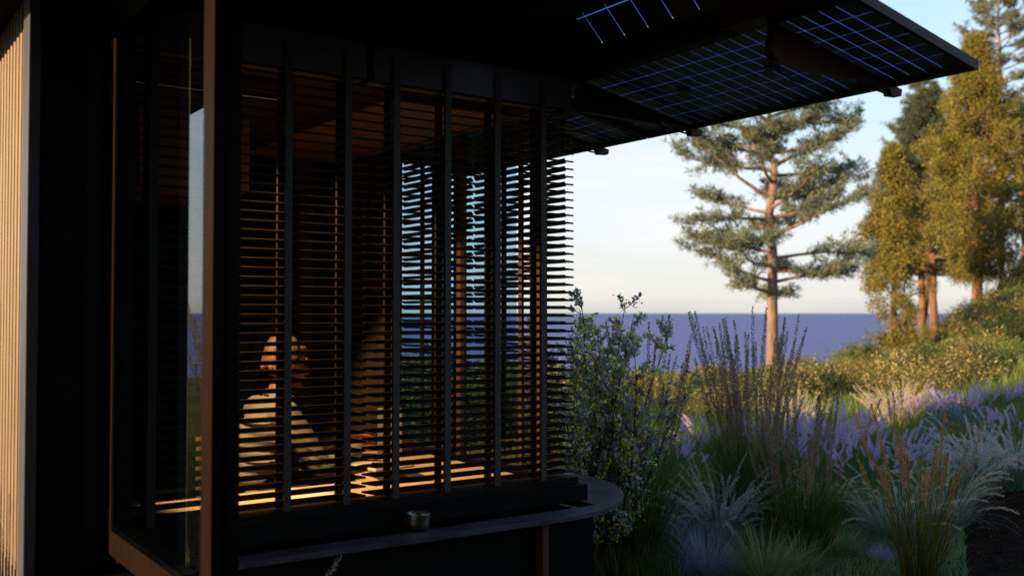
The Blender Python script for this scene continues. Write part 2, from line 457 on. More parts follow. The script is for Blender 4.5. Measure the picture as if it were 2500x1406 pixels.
# ------------------------------------------------------------------ ground and sea
def build_ground():
    radii = np.concatenate([np.linspace(.4, 40, 110), np.linspace(41, 110, 60), [150, 220, 330]])
    na = 260
    az = np.linspace(0, 2 * math.pi, na, endpoint=False)
    X = radii[:, None] * np.cos(az); Y = radii[:, None] * np.sin(az)
    Z = ground_z(X, Y)
    for i in range(0):
        pass
    V = np.stack([X, Y, Z], 2).reshape(-1, 3)
    V = np.concatenate([[[0, 0, 0]], V])
    j = np.arange(na); Q = []
    for i in range(len(radii) - 1):
        a = 1 + i * na + j; b = 1 + i * na + (j + 1) % na
        Q.append(np.stack([a, a + na, b + na, b], 1))
    me = np_mesh('ground', V, np.concatenate(Q), M['soil'])
    bm = bmesh.new(); bm.from_mesh(me); bm.verts.ensure_lookup_table()
    for k in range(na): bm.faces.new((bm.verts[0], bm.verts[1 + k], bm.verts[1 + (k + 1) % na]))
    bm.normal_update(); bm.to_mesh(me); bm.free()
    me.polygons.foreach_set('use_smooth', [True] * len(me.polygons))
    # earth near by, dry olive ground cover farther off
    m, nt, out = mat('garden_ground')
    b = nt.nodes.new('ShaderNodeBsdfPrincipled'); b.inputs['Roughness'].default_value = .95; b.inputs['Specular IOR Level'].default_value = .03
    tc = nt.nodes.new('ShaderNodeTexCoord')
    n1 = nt.nodes.new('ShaderNodeTexNoise'); n1.inputs['Scale'].default_value = 14; n1.inputs['Detail'].default_value = 9
    n2 = nt.nodes.new('ShaderNodeTexNoise'); n2.inputs['Scale'].default_value = .6; n2.inputs['Detail'].default_value = 5
    for n in (n1, n2): nt.links.new(tc.outputs['Object'], n.inputs['Vector'])
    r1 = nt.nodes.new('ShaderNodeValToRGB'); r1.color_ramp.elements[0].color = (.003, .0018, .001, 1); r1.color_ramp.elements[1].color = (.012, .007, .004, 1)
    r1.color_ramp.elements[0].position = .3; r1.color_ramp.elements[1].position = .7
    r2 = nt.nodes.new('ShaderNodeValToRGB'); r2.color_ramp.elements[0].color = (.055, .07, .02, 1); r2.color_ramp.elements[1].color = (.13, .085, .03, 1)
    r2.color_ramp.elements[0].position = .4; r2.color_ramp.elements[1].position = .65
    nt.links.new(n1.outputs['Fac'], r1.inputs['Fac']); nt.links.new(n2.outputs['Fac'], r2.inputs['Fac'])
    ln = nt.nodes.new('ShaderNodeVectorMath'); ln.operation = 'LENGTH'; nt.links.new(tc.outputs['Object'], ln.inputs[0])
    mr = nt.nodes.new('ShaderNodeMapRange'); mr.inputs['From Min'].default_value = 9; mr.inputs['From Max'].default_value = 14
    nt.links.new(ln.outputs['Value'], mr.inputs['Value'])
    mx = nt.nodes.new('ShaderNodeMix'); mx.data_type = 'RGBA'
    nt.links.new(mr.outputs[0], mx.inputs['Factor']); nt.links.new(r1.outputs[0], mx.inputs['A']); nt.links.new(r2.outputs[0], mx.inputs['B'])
    nt.links.new(mx.outputs['Result'], b.inputs['Base Color'])
    bp = nt.nodes.new('ShaderNodeBump'); bp.inputs['Strength'].default_value = .9; bp.inputs['Distance'].default_value = .05
    nt.links.new(n1.outputs['Fac'], bp.inputs['Height']); nt.links.new(bp.outputs[0], b.inputs['Normal'])
    nt.links.new(b.outputs[0], out.inputs[0])
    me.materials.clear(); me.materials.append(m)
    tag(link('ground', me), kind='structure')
build_ground()

def build_sea():
    m, nt, out = mat('sea_water')
    b = nt.nodes.new('ShaderNodeBsdfPrincipled')
    b.inputs['Base Color'].default_value = (.10, .125, .30, 1); b.inputs['Roughness'].default_value = .55; b.inputs['Specular IOR Level'].default_value = .12
    n = nt.nodes.new('ShaderNodeTexNoise'); n.inputs['Scale'].default_value = .05; n.inputs['Detail'].default_value = 8
    tc = nt.nodes.new('ShaderNodeTexCoord'); nt.links.new(tc.outputs['Object'], n.inputs['Vector'])
    bp = nt.nodes.new('ShaderNodeBump'); bp.inputs['Strength'].default_value = .3; bp.inputs['Distance'].default_value = 1
    nt.links.new(n.outputs['Fac'], bp.inputs['Height']); nt.links.new(bp.outputs[0], b.inputs['Normal'])
    nt.links.new(b.outputs[0], out.inputs[0])
    k = 96; S = 50000
    v = [(0, 0, -40)] + [(S * math.cos(2 * math.pi * i / k), S * math.sin(2 * math.pi * i / k), -40) for i in range(k)]
    f = [(0, 1 + i, 1 + (i + 1) % k) for i in range(k)]
    me = bpy.data.meshes.new('sea'); me.from_pydata(v, [], f); me.materials.append(m)
    tag(link('sea', me), kind='structure')
build_sea()

# ------------------------------------------------------------------ the cabin
WX0, WX1 = .61, 3.0         # left and right walls
FYY = 3.8                   # plane of the shutters
BY = 8.4                    # back wall
ST0, ST1 = .815, 2.585      # shutters from - to
cabin = thing('garden_cabin', 'dark timber cabin with louvred shutters, an open glazed casement and ribbed side cladding', 'cabin')

b = MB(); b.box(WX0 + .004, WX1, 3.62, BY, -.2, .66); b.build('base_wall', M['black'], cabin)
b = MB(); b.box(WX0 + .006, WX1 - .02, 3.86, BY - .1, .662, .69); b.build('sub_floor', M['black'], cabin)
# pillar between the side wall and the casement, in plies
b = MB(); b.box(WX0 + .03, .79, 3.80, 4.0, .66, 2.745); b.build('pillar', M['black'], cabin)
b = MB(); b.box(.792, .838, 3.785, 3.95, .69, 2.70).box(.8385, .8415, 3.81, 3.95, .69, 2.70).box(.842, .874, 3.80, 3.95, .69, 2.70); b.build('window_jamb', M['bronze_dark'], cabin)
# left wall, ribbed cladding in the sun
b = MB(); b.box(WX0 + .02, WX0 + .12, 4.0, BY, .66, 2.745); b.build('side_wall', M['black'], cabin)
b = MB()
prof = []
y = 3.905; pitch = .074
while y < BY:
    for dx, dy in ((.018, 0), (.0165, .0015), (.0065, .003), (.004, .006), (.003, .012), (.003, .028), (.004, .033), (.0065, .036), (.0165, .0375), (.018, .039)):
        prof.append((WX0 + dx, y + dy))
    y += pitch
n0 = 0
for x, yy in prof: b.v += [(x, yy, -.1), (x, yy, 2.745)]
for i in range(len(prof) - 1): b.f.append((2 * i, 2 * i + 1, 2 * i + 3, 2 * i + 2))
b.build('ribbed_cladding', M['clad'], cabin, smooth=False)
b = MB(); b.box(WX0 - .012, WX0 + .028, 3.79, 3.90, -.1, 2.745); b.build('corner_trim', M['trim_grey'], cabin, bevel=.004)
# back wall and the closed rear of the right wall
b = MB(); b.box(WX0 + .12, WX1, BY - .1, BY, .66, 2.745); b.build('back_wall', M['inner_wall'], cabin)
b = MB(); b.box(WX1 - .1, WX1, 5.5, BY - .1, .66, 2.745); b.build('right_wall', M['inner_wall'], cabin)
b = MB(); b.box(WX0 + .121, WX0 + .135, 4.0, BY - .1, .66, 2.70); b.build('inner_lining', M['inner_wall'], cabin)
# header over the shutters, in two lengths with a dark joint, and one over the side
b = MB(); b.box(.876, 1.905, 3.80, 3.92, 2.59, 2.745).box(1.945, 2.96, 3.80, 3.92, 2.59, 2.745); b.build('header', M['header'], cabin)
b = MB(); b.box(1.906, 1.944, 3.83, 3.92, 2.59, 2.745); b.build('header_joint', M['soffit'], cabin)
b = MB(); b.box(2.90, 3.0, 3.925, 5.5, 2.59, 2.745).box(2.964, 3.015, 3.80, 3.92, 2.56, 2.745); b.build('side_header', M['header'], cabin)
# sill: stepped base under the shutters
b = MB(); b.box(.90, 3.06, 3.735, 3.93, .702, .775).box(2.80, 3.06, 3.931, 5.5, .702, .775); b.build('sill', M['black'], cabin)
b = MB(); b.box(.92, 3.035, 3.775, 3.90, .776, .808).box(2.92, 3.035, 3.901, 5.48, .776, .808); b.build('shutter_track', M['bronze_dark'], cabin)
# roof; its part behind the camera is added to block sky light
b = MB(); b.box(-.02, 2.40, -3.2, 9.0, 2.75, 3.62).box(2.402, 3.02, 3.62, 9.0, 2.75, 3.62); b.build('roof', M['soffit'], cabin)
b = MB(); b.box(-.02, 4.4, -3.2, -3.0, -.3, 2.749); b.build('added_shade_wall', M['soffit'], cabin)  # added out of view to keep sky light off the cabin front
b = MB(); b.box(-.75, -.62, -3.2, 2.5, -.3, 2.95).box(-.62, -.022, -3.2, 2.5, 2.76, 2.95); b.build('added_shade_side', M['soffit'], cabin)  # added, unseen: cuts the light coming in from the left
b = MB(); b.box(-.6, 3.0, -2.998, 2.2, -.2, .02); b.build('added_shade_deck', M['soffit'], cabin)  # dark floor of the same added, unseen enclosure that dims the front
# ceiling inside
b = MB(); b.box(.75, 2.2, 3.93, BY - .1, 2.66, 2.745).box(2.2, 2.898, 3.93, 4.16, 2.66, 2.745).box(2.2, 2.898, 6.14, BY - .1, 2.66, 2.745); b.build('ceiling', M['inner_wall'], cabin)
b = MB(); b.box(2.2, 2.895, 4.162, 6.138, 2.60, 2.70); b.build('ceiling_panel', M['oak_y'], cabin)
b = MB(); b.box(1.35, 1.93, 5.25, 6.3, 2.25, 2.657); b.build('overhead_cabinet', M['oak'], cabin, bevel=.006)
b = MB(); b.box(1.06, 1.80, 4.30, 4.40, 2.60, 2.655); b.build('light_rail', M['oak'], cabin, bevel=.004)
# timber post with a diagonal brace deep in the room
b = MB(); b.box(2.62, 2.74, 6.25, 6.36, .69, 2.655); b.build('inner_post', M['post'], cabin)
b = MB(); d0, d1 = Vector((2.05, 6.28, .70)), Vector((2.62, 6.28, 1.85))
ax = (d1 - d0).normalized(); sd_ = Vector((0, 1, 0)); up = ax.cross(sd_)
P = []
for q in (d0, d1):
    for a_, c_ in ((-.06, -.05), (.06, -.05), (.06, .05), (-.06, .05)): P.append(tuple(q + sd_ * a_ + up * c_))
b.hexa(P); b.build('diagonal_brace', M['post'], cabin)
# posts of the side opening
b = MB()
for yy in (3.94, 4.68, 5.42): b.box(2.915, 2.955, yy - .022, yy + .022, .809, 2.589)
b.build('side_post', M['post'], cabin)

def shutter(axis, a0, a1, battens, mirror=False, mitre=(.045, .045)):
    """louvred shutter: tilted slats, battens outside and inside. axis 'x': on the front; 'y': on the right side"""
    root = bpy.data.objects.new('shutter', None); COL.objects.link(root); root.parent = cabin
    n = 47; pitch = (ST1 - ST0) / n
    dep, th, tilt = .043, .0085, R(11)
    mb = MB()
    dn, up_ = math.cos(tilt) * dep / 2, math.sin(tilt) * dep / 2
    for i in range(n):
        z = ST0 + (i + .5) * pitch
        # outer edge is low, inner edge is high
        P = []
        for dz in (-th / 2, th / 2):
            o0, o1 = a0 + mitre[0], a1
            i0, i1 = a0, a1 - mitre[1]
            P += [(o0, -dn, z - up_ + dz), (o1, -dn, z - up_ + dz), (i1, dn, z + up_ + dz), (i0, dn, z + up_ + dz)]
        if axis == 'x': P = [(p[0], FYY + .03 + p[1], p[2]) for p in P]
        else: P = [(WX1 - .005 - p[1], p[0], p[2]) for p in P]
        mb.hexa(P)
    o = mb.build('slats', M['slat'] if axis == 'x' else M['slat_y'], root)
    for x in battens:
        mb = MB()
        if axis == 'x': mb.box(x - .0155, x + .0155, FYY - .017, FYY - .003, ST0 - .03, 2.705)
        else: mb.box(WX1 + .028, WX1 + .042, x - .0155, x + .0155, ST0, 2.585)
        mb.build('batten', M['batten'], root)
        mb = MB()
        if axis == 'x': mb.box(x - .0155, x + .0155, FYY + .063, FYY + .077, ST0 - .005, 2.585)
        else: mb.box(WX1 - .052, WX1 - .038, x - .0155, x + .0155, ST0, 2.585)
        mb.build('inner_batten', M['slat'] if axis == 'x' else M['post'], root)
    mb = MB()
    if axis == 'x': mb.box(a0, a1 - .02, FYY, FYY + .06, ST1 - .012, ST1 + .004)
    return root
shutter('x', .95, 1.915, (1.03, 1.293, 1.555, 1.817))
shutter('x', 1.915, 3.035, (2.045, 2.303, 2.571, 2.834))
shutter('y', 3.80, 4.66, (4.14, 4.41))
shutter('y', 4.64, 5.48, (4.90, 5.15))
# glass on the side, behind the slats
b = MB(); b.box(2.935, 2.941, 4.16, 4.656, .81, 2.588).box(2.935, 2.941, 4.704, 5.396, .81, 2.588); o = b.build('side_window', M['pane_side'], cabin)

# the open casement, swung out square to the front
leaf = bpy.data.objects.new('casement_window', None); COL.objects.link(leaf); leaf.parent = cabin
L0, L1, LZ0, LZ1 = 2.66, 3.79, .735, 2.70
b = MB()
b.box(.876, .908, L0, L0 + .085, LZ0, LZ1); b.box(.914, .956, L0, L0 + .085, LZ0, LZ1)       # near stile in two plies
b.box(.876, .956, L1 - .035, L1, LZ0, LZ1)
b.box(.876, .956, L0 + .085, L1 - .035, LZ0, LZ0 + .088)
b.box(.876, .956, L0 + .085, L1 - .035, LZ1 - .088, LZ1)
b.build('frame', M['bronze'], leaf, bevel=.003)
b = MB(); b.box(.908, .914, L0 + .006, L0 + .08, LZ0 + .01, LZ1 - .01); b.build('gasket', M['soffit'], leaf)
b = MB()
e = .018
b.box(.886, .946, L0 + .0852, L0 + .085 + e, LZ0 + .089, LZ1 - .089); b.box(.886, .946, L1 - .035 - e, L1 - .0352, LZ0 + .089, LZ1 - .089)
b.box(.886, .946, L0 + .085 + e, L1 - .035 - e, LZ0 + .0885, LZ0 + .088 + e)
b.build('glazing_bead', M['bronze_dark'], leaf)
b = MB(); b.box(.8785, .8845, L0 + .086, L1 - .036, LZ0 + .089, LZ1 - .089)
b.build('pane', M['pane'], leaf)

# eaves beam and the solar awnings along the right side
b = MB(); b.box(3.022, 3.10, 2.82, 8.0, 2.735, 2.87).box(3.0225, 3.0995, 2.80, 2.8195, 2.738, 2.866); b.build('eaves_beam', M['black'], cabin, bevel=.004)
b = MB(); b.box(2.99, 3.112, 2.252, 2.7985, 2.745, 2.86); b.build('eaves_cap', M['bronze'], cabin)
SLOPE = math.atan(.19)
def slope_mtx(x, z, ang):
    """local x down the slope, y along the eaves"""
    return Matrix.Translation((x, 0, z)) @ Matrix.Rotation(ang, 4, 'Y')

def solar_panel(y0, y1, x, z, ang, width, label, nx=6, ny=24):
    root = thing('solar_panel', label, 'solar panel', (x, y0, z), 0, 'solar panels hung along the eaves')
    root.rotation_euler = (0, ang, 0)
    W, Ln = width, y1 - y0 - .012
    fr = MB()
    t0, t1 = 0.0, .04
    fr.box(0, .022, 0, Ln, t0, t1).box(W - .022, W, 0, Ln, t0, t1)
    fr.box(.022, W - .022, 0, .022, t0, t1).box(.022, W - .022, Ln - .022, Ln, t0, t1)
    fr.build('frame', M['pframe'], root)
    mg = .024
    x0, x1, ya, yb = mg, W - mg, mg, Ln - mg
    b = MB(); b.box(x0 + .03, x1 - .03, ya + .03, yb - .03, .026, .0275); b.build('backing_film', M['film'], root)
    b = MB(); g = .0042
    px_, py_ = (x1 - x0 - .06) / nx, (yb - ya - .06) / ny
    for i in range(nx):
        for j in range(ny):
            xa = x0 + .03 + i * px_ + (g / 2 if i else -.031); xb = x0 + .03 + (i + 1) * px_ - (g / 2 if i < nx - 1 else -.031)
            yc = ya + .03 + j * py_ + (g / 2 if j else -.031); yd = ya + .03 + (j + 1) * py_ - (g / 2 if j < ny - 1 else -.031)
            b.box(xa, xb, yc, yd, .0215, .0235)
    b.build('cells', M['cell'], root)
    for q in (.36, .64):
        jb = MB(); jb.box(W * .44, W * .44 + .045, Ln * q - .03, Ln * q + .03, .002, .0213); jb.build('junction_box', M['dark_plastic'], root, bevel=.004)
        if q == .36:
            jb = MB(); jb.tube([(W * .44 + .045, Ln * q, .012), (W * .44 + .11, Ln * q + .004, .006), (W * .44 + .19, Ln * q + .012, .008), (W * .44 + .25, Ln * q + .014, .016)], [.004] * 4, 6); jb.build('cable', M['dark_plastic'], root)
    return root
PW = .83
solar_panel(2.25, 4.25, 3.115, 2.757, SLOPE, PW, 'hanging solar panel nearest the camera, its corner out against the sky')
solar_panel(4.25, 6.25, 3.115, 2.757, SLOPE, PW, 'hanging solar panel half seen behind the shutters')
solar_panel(2.25, 4.25, 2.44, 3.40, R(45), .83, 'steep solar panel rising above the eaves beam', 5, 12)

def bracket(y):
    b = MB()
    # a fin under the panel: deep at the root, narrow at the tip (local: x down the slope, z down)
    top = [(0, -.004), (.84, -.004)]
    outl = [(0, -.004), (.86, -.004), (.86, -.035), (.79, -.052), (.775, -.030), (.56, -.030), (.55, -.062), (.50, -.072), (.10, -.14), (.04, -.15), (0, -.13)]
    mt = slope_mtx(3.115, 2.757, SLOPE)
    k = len(outl)
    for yy in (y - .02, y + .02):
        for (s_, z_) in outl: b.v.append(tuple(mt @ Vector((s_, 0, z_)) + Vector((0, yy, 0))))
    b.f.append(tuple(range(k))); b.f.append(tuple(range(k, 2 * k))[::-1])
    for i in range(k): b.f.append((i, k + i, k + (i + 1) % k, (i + 1) % k))
    o = b.build('bracket', M['arm'], cabin)
    r = MB(); r.tube([tuple(mt @ Vector((s_, 0, z_)) + Vector((0, y, 0))) for s_, z_ in ((.552, -.055), (.60, -.062), (.78, -.045))], [.005] * 3, 6); r.build('bracket_rod', M['bronze'], cabin)
for y in (2.64, 3.86, 4.64, 5.86): bracket(y)

# ------------------------------------------------------------------ counter outside, with a cup
ct = thing('counter_table', 'thin dark stone counter with a rounded end wrapping the cabin corner', 'counter', (0, 0, 0))
out2 = []
def arc(cx, cy, rx, ry, a0, a1, n=22):
    for i in range(n + 1):
        t = R(a0 + (a1 - a0) * i / n); out2.append((cx + rx * math.cos(t), cy + ry * math.sin(t)))
arc(2.72, 4.34, .80, .86, -90, 90, 40)
out2 += [(3.01, 5.2), (3.01, 3.62), (1.0, 3.62), (.98, 3.60)]
arc(1.25, 3.60, .27, .09, 180, 250, 10)
out2 += [(1.9, 3.50)]
b = MB(); b.prism(out2, .678, .70); b.build('countertop', M['stone'], ct, bevel=.003)
b = MB(); b.box(2.655, 2.69, 3.555, 3.61, 0, .677); b.build('leg', M['post'], ct, bevel=.003)
cx, cy = at(col(1023), 4.16)
cup = MB()
cup.lathe([(0, 0), (.037, 0), (.044, .005), (.0475, .03), (.0495, .066), (.050, .069), (.0475, .069), (.045, .03), (.040, .010), (0, .010)], 40, (0, 0))
c = cup.build('cup', M['ceramic'], smooth=True); c.location = (cx, cy, .701)
tag(c, 'small dark metal cup standing on the dark counter', 'cup')

# ------------------------------------------------------------------ inside: desk, light, things on the desk, chair, person
DZ = .80
SPOT_W = 170
dk = thing('desk', 'oak desk behind the louvred shutters, lit from above', 'desk')
b = MB(); b.box(.92, 2.2, 3.94, 4.32, DZ - .03, DZ).box(2.2, 2.86, 3.94, 5.3, DZ - .03, DZ); b.build('desktop', M['desk'], dk, bevel=.003)
for x, y in ((.96, 4.26), (2.25, 5.24), (2.8, 5.24), (2.8, 4.0), (.96, 4.0)):
    b = MB(); b.box(x - .02, x + .02, y - .02, y + .02, .69, DZ - .031); b.build('leg', M['oak'], dk)

m, nt, out = mat('warm_led')
em = nt.nodes.new('ShaderNodeEmission'); em.inputs['Color'].default_value = (1, .62, .28, 1); em.inputs['Strength'].default_value = .05
nt.links.new(em.outputs[0], out.inputs[0])
lamp = thing('linear_ceiling_light', 'slim linear light glowing warm under the cabin ceiling rail', 'ceiling light', (0, 0, 0))
b = MB(); b.box(1.08, 1.78, 4.335, 4.375, 2.575, 2.599); b.build('housing', M['dark_plastic'], lamp)
b = MB(); b.box(1.09, 1.77, 4.342, 4.368, 2.569, 2.5745); b.build('diffuser', m, lamp)
sp = thing('ceiling_spotlight', 'round warm spotlight under the cabin ceiling shining on the desk', 'ceiling light', (0.97, 4.18, 2.60))
b = MB(); b.lathe([(0, .058), (.05, .058), (.05, -.04), (.042, -.04), (.04, .02), (0, .02)], 24); b.build('housing', M['dark_plastic'], sp)
b = MB(); b.lathe([(0, .012), (.036, .012)], 24); b.build('diffuser', m, sp)
al = bpy.data.lights.new('ceiling_spotlight_glow', 'SPOT'); al.energy = SPOT_W; al.color = (1, .62, .27); al.spot_size = R(71); al.spot_blend = .25; al.shadow_soft_size = .03
ao = bpy.data.objects.new('ceiling_spotlight_glow', al); COL.objects.link(ao); ao.parent = sp
ao.location = (0, 0, -.05)
ao.rotation_euler = Vector((-1.43, -.24, 1.70)).to_track_quat('Z', 'Y').to_euler()

# laptop, papers, books, clay pot, upright tablet
lp = thing('laptop', 'flat dark laptop keyboard lying on the oak desk', 'laptop', (2.33, 4.28, DZ + .001), R(-8))
b = MB(); b.box(-.11, .11, -.15, .15, 0, .014); b.build('body', M['dark_plastic'], lp, bevel=.003)
b = MB()
for i in range(6):
    for j in range(13): b.box(-.09 + i * .018, -.076 + i * .018, -.135 + j * .0208, -.118 + j * .0208, .0142, .0165)
b.build('keyboard', M['bronze'], lp)
b = MB(); b.box(-.008, .004, -.15, .15, .015, .20, Matrix.Translation((.112, 0, 0)) @ Matrix.Rotation(R(14), 4, 'Y')); 
o = thing('sketch_book', 'open book lying on the desk below the hands', 'book', (2.42, 4.62, DZ + .001), R(12))
b = MB(); b.box(-.13, 0, -.1, .1, 0, .018).box(.003, .13, -.1, .1, 0, .012); b.build('pages', M['paper'], o, bevel=.004)
b = MB(); b.box(-.135, .135, -.105, .105, -.0005, -.0001); b.build('cover', M['vest'], o)
b = MB(); b.box(-.1, .1, -.14, .14, 0, .004); o = b.build('paper_sheet', M['paper']); o.location = (1.75, 4.13, DZ + .001); o.rotation_euler = (0, 0, R(20)); tag(o, 'loose sheet of paper near the shutters on the desk', 'paper')
tb = thing('tablet_stand', 'pale grey upright tablet on the desk beside the clay pot', 'tablet', (2.62, 4.92, DZ + .001), R(-40))
b = MB(); b.box(-.07, .07, -.006, .006, .02, .27); b.build('screen', M['screen_back'], tb, bevel=.004)
b = MB(); b.box(-.05, .05, -.05, .05, 0, .008).box(-.012, .012, .007, .018, .008, .12); b.build('foot', M['screen_back'], tb)
pt = thing('teapot', 'reddish clay teapot with a knobbed lid on the desk', 'teapot', (2.74, 5.02, DZ + .001), R(160))
b = MB(); b.lathe([(0, 0), (.045, 0), (.055, .004), (.075, .03), (.08, .06), (.07, .095), (.045, .115), (.04, .116), (0, .116)], 32); b.build('body', M['clay'], pt, smooth=True)
b = MB(); b.lathe([(.042, .117), (.03, .127), (.012, .133), (.008, .138), (.013, .148), (.01, .158), (0, .16)], 24); b.build('lid', M['clay'], pt, smooth=True)
b = MB(); b.tube([(.068, 0, .05), (.105, 0, .07), (.125, 0, .105)], [.016, .011, .008], 10); b.build('spout', M['clay'], pt, smooth=True)
b = MB(); b.tube([(-.06, 0, .10), (-.11, 0, .10), (-.125, 0, .065), (-.10, 0, .03), (-.07, 0, .03)], [.007] * 5, 8); b.build('handle', M['clay'], pt, smooth=True)

# chair
PXO, PYO, FLZ = 1.83, 4.74, .155
ch = thing('wooden_chair', 'warm wooden chair the person in the cream shirt sits on', 'chair', (PXO, PYO, FLZ))
b = MB(); b.box(-.24, .20, -.21, .21, .45, .48); b.build('seat', M['oak'], ch, bevel=.008)
b = MB(); b.box(-.27, -.245, -.2, .2, .62, .86); b.build('backrest', M['oak'], ch, bevel=.008)
for x, y, h in ((-.255, -.19, .84), (-.255, .19, .84), (.17, -.18, .449), (.17, .18, .449)):
    b = MB(); b.box(x - .016, x + .016 if x > 0 else x + .009, y - .016, y + .016, .535 - .0, h) if h > .5 else None
    b = MB(); b.box(x - .018, x + .010, y - .018, y + .018, .536, max(h, .56) if h > .5 else .56) if h > .5 else b.box(x - .018, x + .018, y - .018, y + .018, .0, h)
    if h > .5: b.box(x - .018, x + .010, y - .018, y + .018, .0, .535)
    b.build('leg', M['oak'], ch)

# ---- person: one continuous body grown from a skinned skeleton, head and hands fused into it
def skin_obj(verts, edges, radii, root, sub=1):
    me = bpy.data.meshes.new('sk'); me.from_pydata([tuple(v) for v in verts], edges, [])
    o = bpy.data.objects.new('sk', me); COL.objects.link(o)
    s = o.modifiers.new('s', 'SKIN'); s.use_smooth_shade = True
    lay = me.skin_vertices[0].data if me.skin_vertices else None
    if lay is None:
        bm = bmesh.new(); bm.from_mesh(me); bm.verts.layers.skin.verify(); bm.to_mesh(me); bm.free(); lay = me.skin_vertices[0].data
    for i, r in enumerate(radii):
        lay[i].radius = (r, r) if np.isscalar(r) else r
        lay[i].use_root = (i == root)
    o.modifiers.new('u', 'SUBSURF').levels = sub
    bpy.context.view_layer.update()
    dg = bpy.context.evaluated_depsgraph_get()
    ev = bpy.data.meshes.new_from_object(o.evaluated_get(dg))
    bpy.data.objects.remove(o); bpy.data.meshes.remove(me)
    return ev

def chain(lst):
    """lists of (pos, radius); returns verts, edges, radii for independent chains"""
    V, E, Rr = [], [], []
    for ch_ in lst:
        n0 = len(V)
        for i, (p, r) in enumerate(ch_):
            V.append(Vector(p)); Rr.append(r)
            if i: E.append((n0 + i - 1, n0 + i))
    return V, E, Rr

BALL = {}
def ellipsoid(bm, c, r, rot=None, seg=20):
    if seg not in BALL:
        rows = seg // 2 + 2
        v = [(0, 0, 1)]; f = []
        for i in range(1, rows):
            t = math.pi * i / rows
            v += [(math.sin(t) * math.cos(2 * math.pi * j / seg), math.sin(t) * math.sin(2 * math.pi * j / seg), math.cos(t)) for j in range(seg)]
        v.append((0, 0, -1))
        for j in range(seg):
            k = (j + 1) % seg
            f.append((0, 1 + j, 1 + k))
            for i in range(rows - 2): f.append((1 + i * seg + j, 1 + (i + 1) * seg + j, 1 + (i + 1) * seg + k, 1 + i * seg + k))
            f.append((len(v) - 1, 1 + (rows - 2) * seg + k, 1 + (rows - 2) * seg + j))
        BALL[seg] = (np.array(v), f)
    v, f = BALL[seg]
    p = v * np.array(tuple(r))
    if rot: p = p @ np.array(rot.to_matrix()).T
    p = p + np.array(tuple(c)); n = len(bm.v)
    bm.v += [tuple(q) for q in p.tolist()]; bm.f += [tuple(n + i for i in q) for q in f]

def fuse(bm, name, m, parent, voxel, smooth=2):
    me = bpy.data.meshes.new(name); me.from_pydata(bm.v, [], bm.f)
    o = bpy.data.objects.new(name, me); COL.objects.link(o)
    rm = o.modifiers.new('r', 'REMESH'); rm.mode = 'VOXEL'; rm.voxel_size = voxel; rm.use_smooth_shade = True
    sm = o.modifiers.new('s', 'SMOOTH'); sm.iterations = smooth; sm.factor = .5
    bpy.context.view_layer.update()
    dg = bpy.context.evaluated_depsgraph_get()
    ev = bpy.data.meshes.new_from_object(o.evaluated_get(dg))
    bpy.data.objects.remove(o)
    ev.materials.clear(); ev.materials.append(m)
    ev.polygons.foreach_set('use_smooth', [True] * len(ev.polygons))
    return link(name, ev, parent)

HC = Vector((.115, 0, 1.185))      # head centre
RS, RE, RW = Vector((.03, -.19, .955)), Vector((.19, -.255, .69)), Vector((.455, -.13, .755))
LS, LE, LW = Vector((.03, .19, .955)), Vector((.22, .25, .70)), Vector((.47, .10, .80))

def hand_chains(w, fwd, pn, thumb_side, curl, spread):
    """palm and five unequal fingers from wrist w; fwd along the hand, pn the back of the hand, thumb to thumb_side"""
    fwd = fwd.normalized(); side = thumb_side.normalized(); pn = pn.normalized()
    res = []
    base = w
    for i, (off, ln, r) in enumerate(((.030, .070, .0088), (.010, .080, .0092), (-.010, .074, .0088), (-.029, .058, .0078))):
        k = w + fwd * .088 + side * off
        p = [(w + fwd * .015 + side * off * .5, .015), (w + fwd * .05 + side * off * .85, .0135), (k, .0115)]
        a = curl * (.7 + .25 * i); q = k; d = fwd + side * spread * off * 10
        for j, fr in enumerate((.45, .32, .23)):
            a_ = a * (j + .6)
            q = q + (d.normalized() * math.cos(a_) - pn * math.sin(a_)) * ln * fr
            p.append((q, r * (1 - .1 * j)))
        res.append(p)
    t0 = w + fwd * .03 + side * .028
    res.append([(w + fwd * .012 + side * .012, .014), (t0, .0125), (t0 + fwd * .03 + side * .030 - pn * .006, .0105), (t0 + fwd * .058 + side * .040 - pn * .014, .009), (t0 + fwd * .076 + side * .040 - pn * .02, .0078)])
    return res

def limb(bm, pts, rad, flat=None):
    """a tapering limb: close-set rounded slices along the joints, fused afterwards into one surface"""
    pts = [Vector(p) for p in pts]
    for i in range(len(pts) - 1):
        n = max(3, int((pts[i + 1] - pts[i]).length / .012))
        for k in range(n + 1):
            t = k / n; r = rad[i] + (rad[i + 1] - rad[i]) * t
            ellipsoid(bm, pts[i].lerp(pts[i + 1], t), (r, r, r), None, 12)

def torso(bm, g):
    """pelvis, waist, chest and shoulders in slices; g makes it looser"""
    for (x, z, rx, ry) in ((-.06, .53, .115, .165), (-.055, .58, .112, .162), (-.045, .64, .108, .155), (-.03, .70, .108, .155), (-.015, .76, .112, .162), (.0, .82, .116, .172), (.012, .87, .112, .178), (.022, .915, .098, .175), (.030, .95, .08, .15), (.038, .975, .066, .105)):
        ellipsoid(bm, Vector((x, 0, z)), (rx + g, ry + g, .055 + g * .5), None, 24)
    for s in (-1, 1): limb(bm, [(.03, s * .05, .965), (.03, s * .19, .945)], [.055 + g, .058 + g])

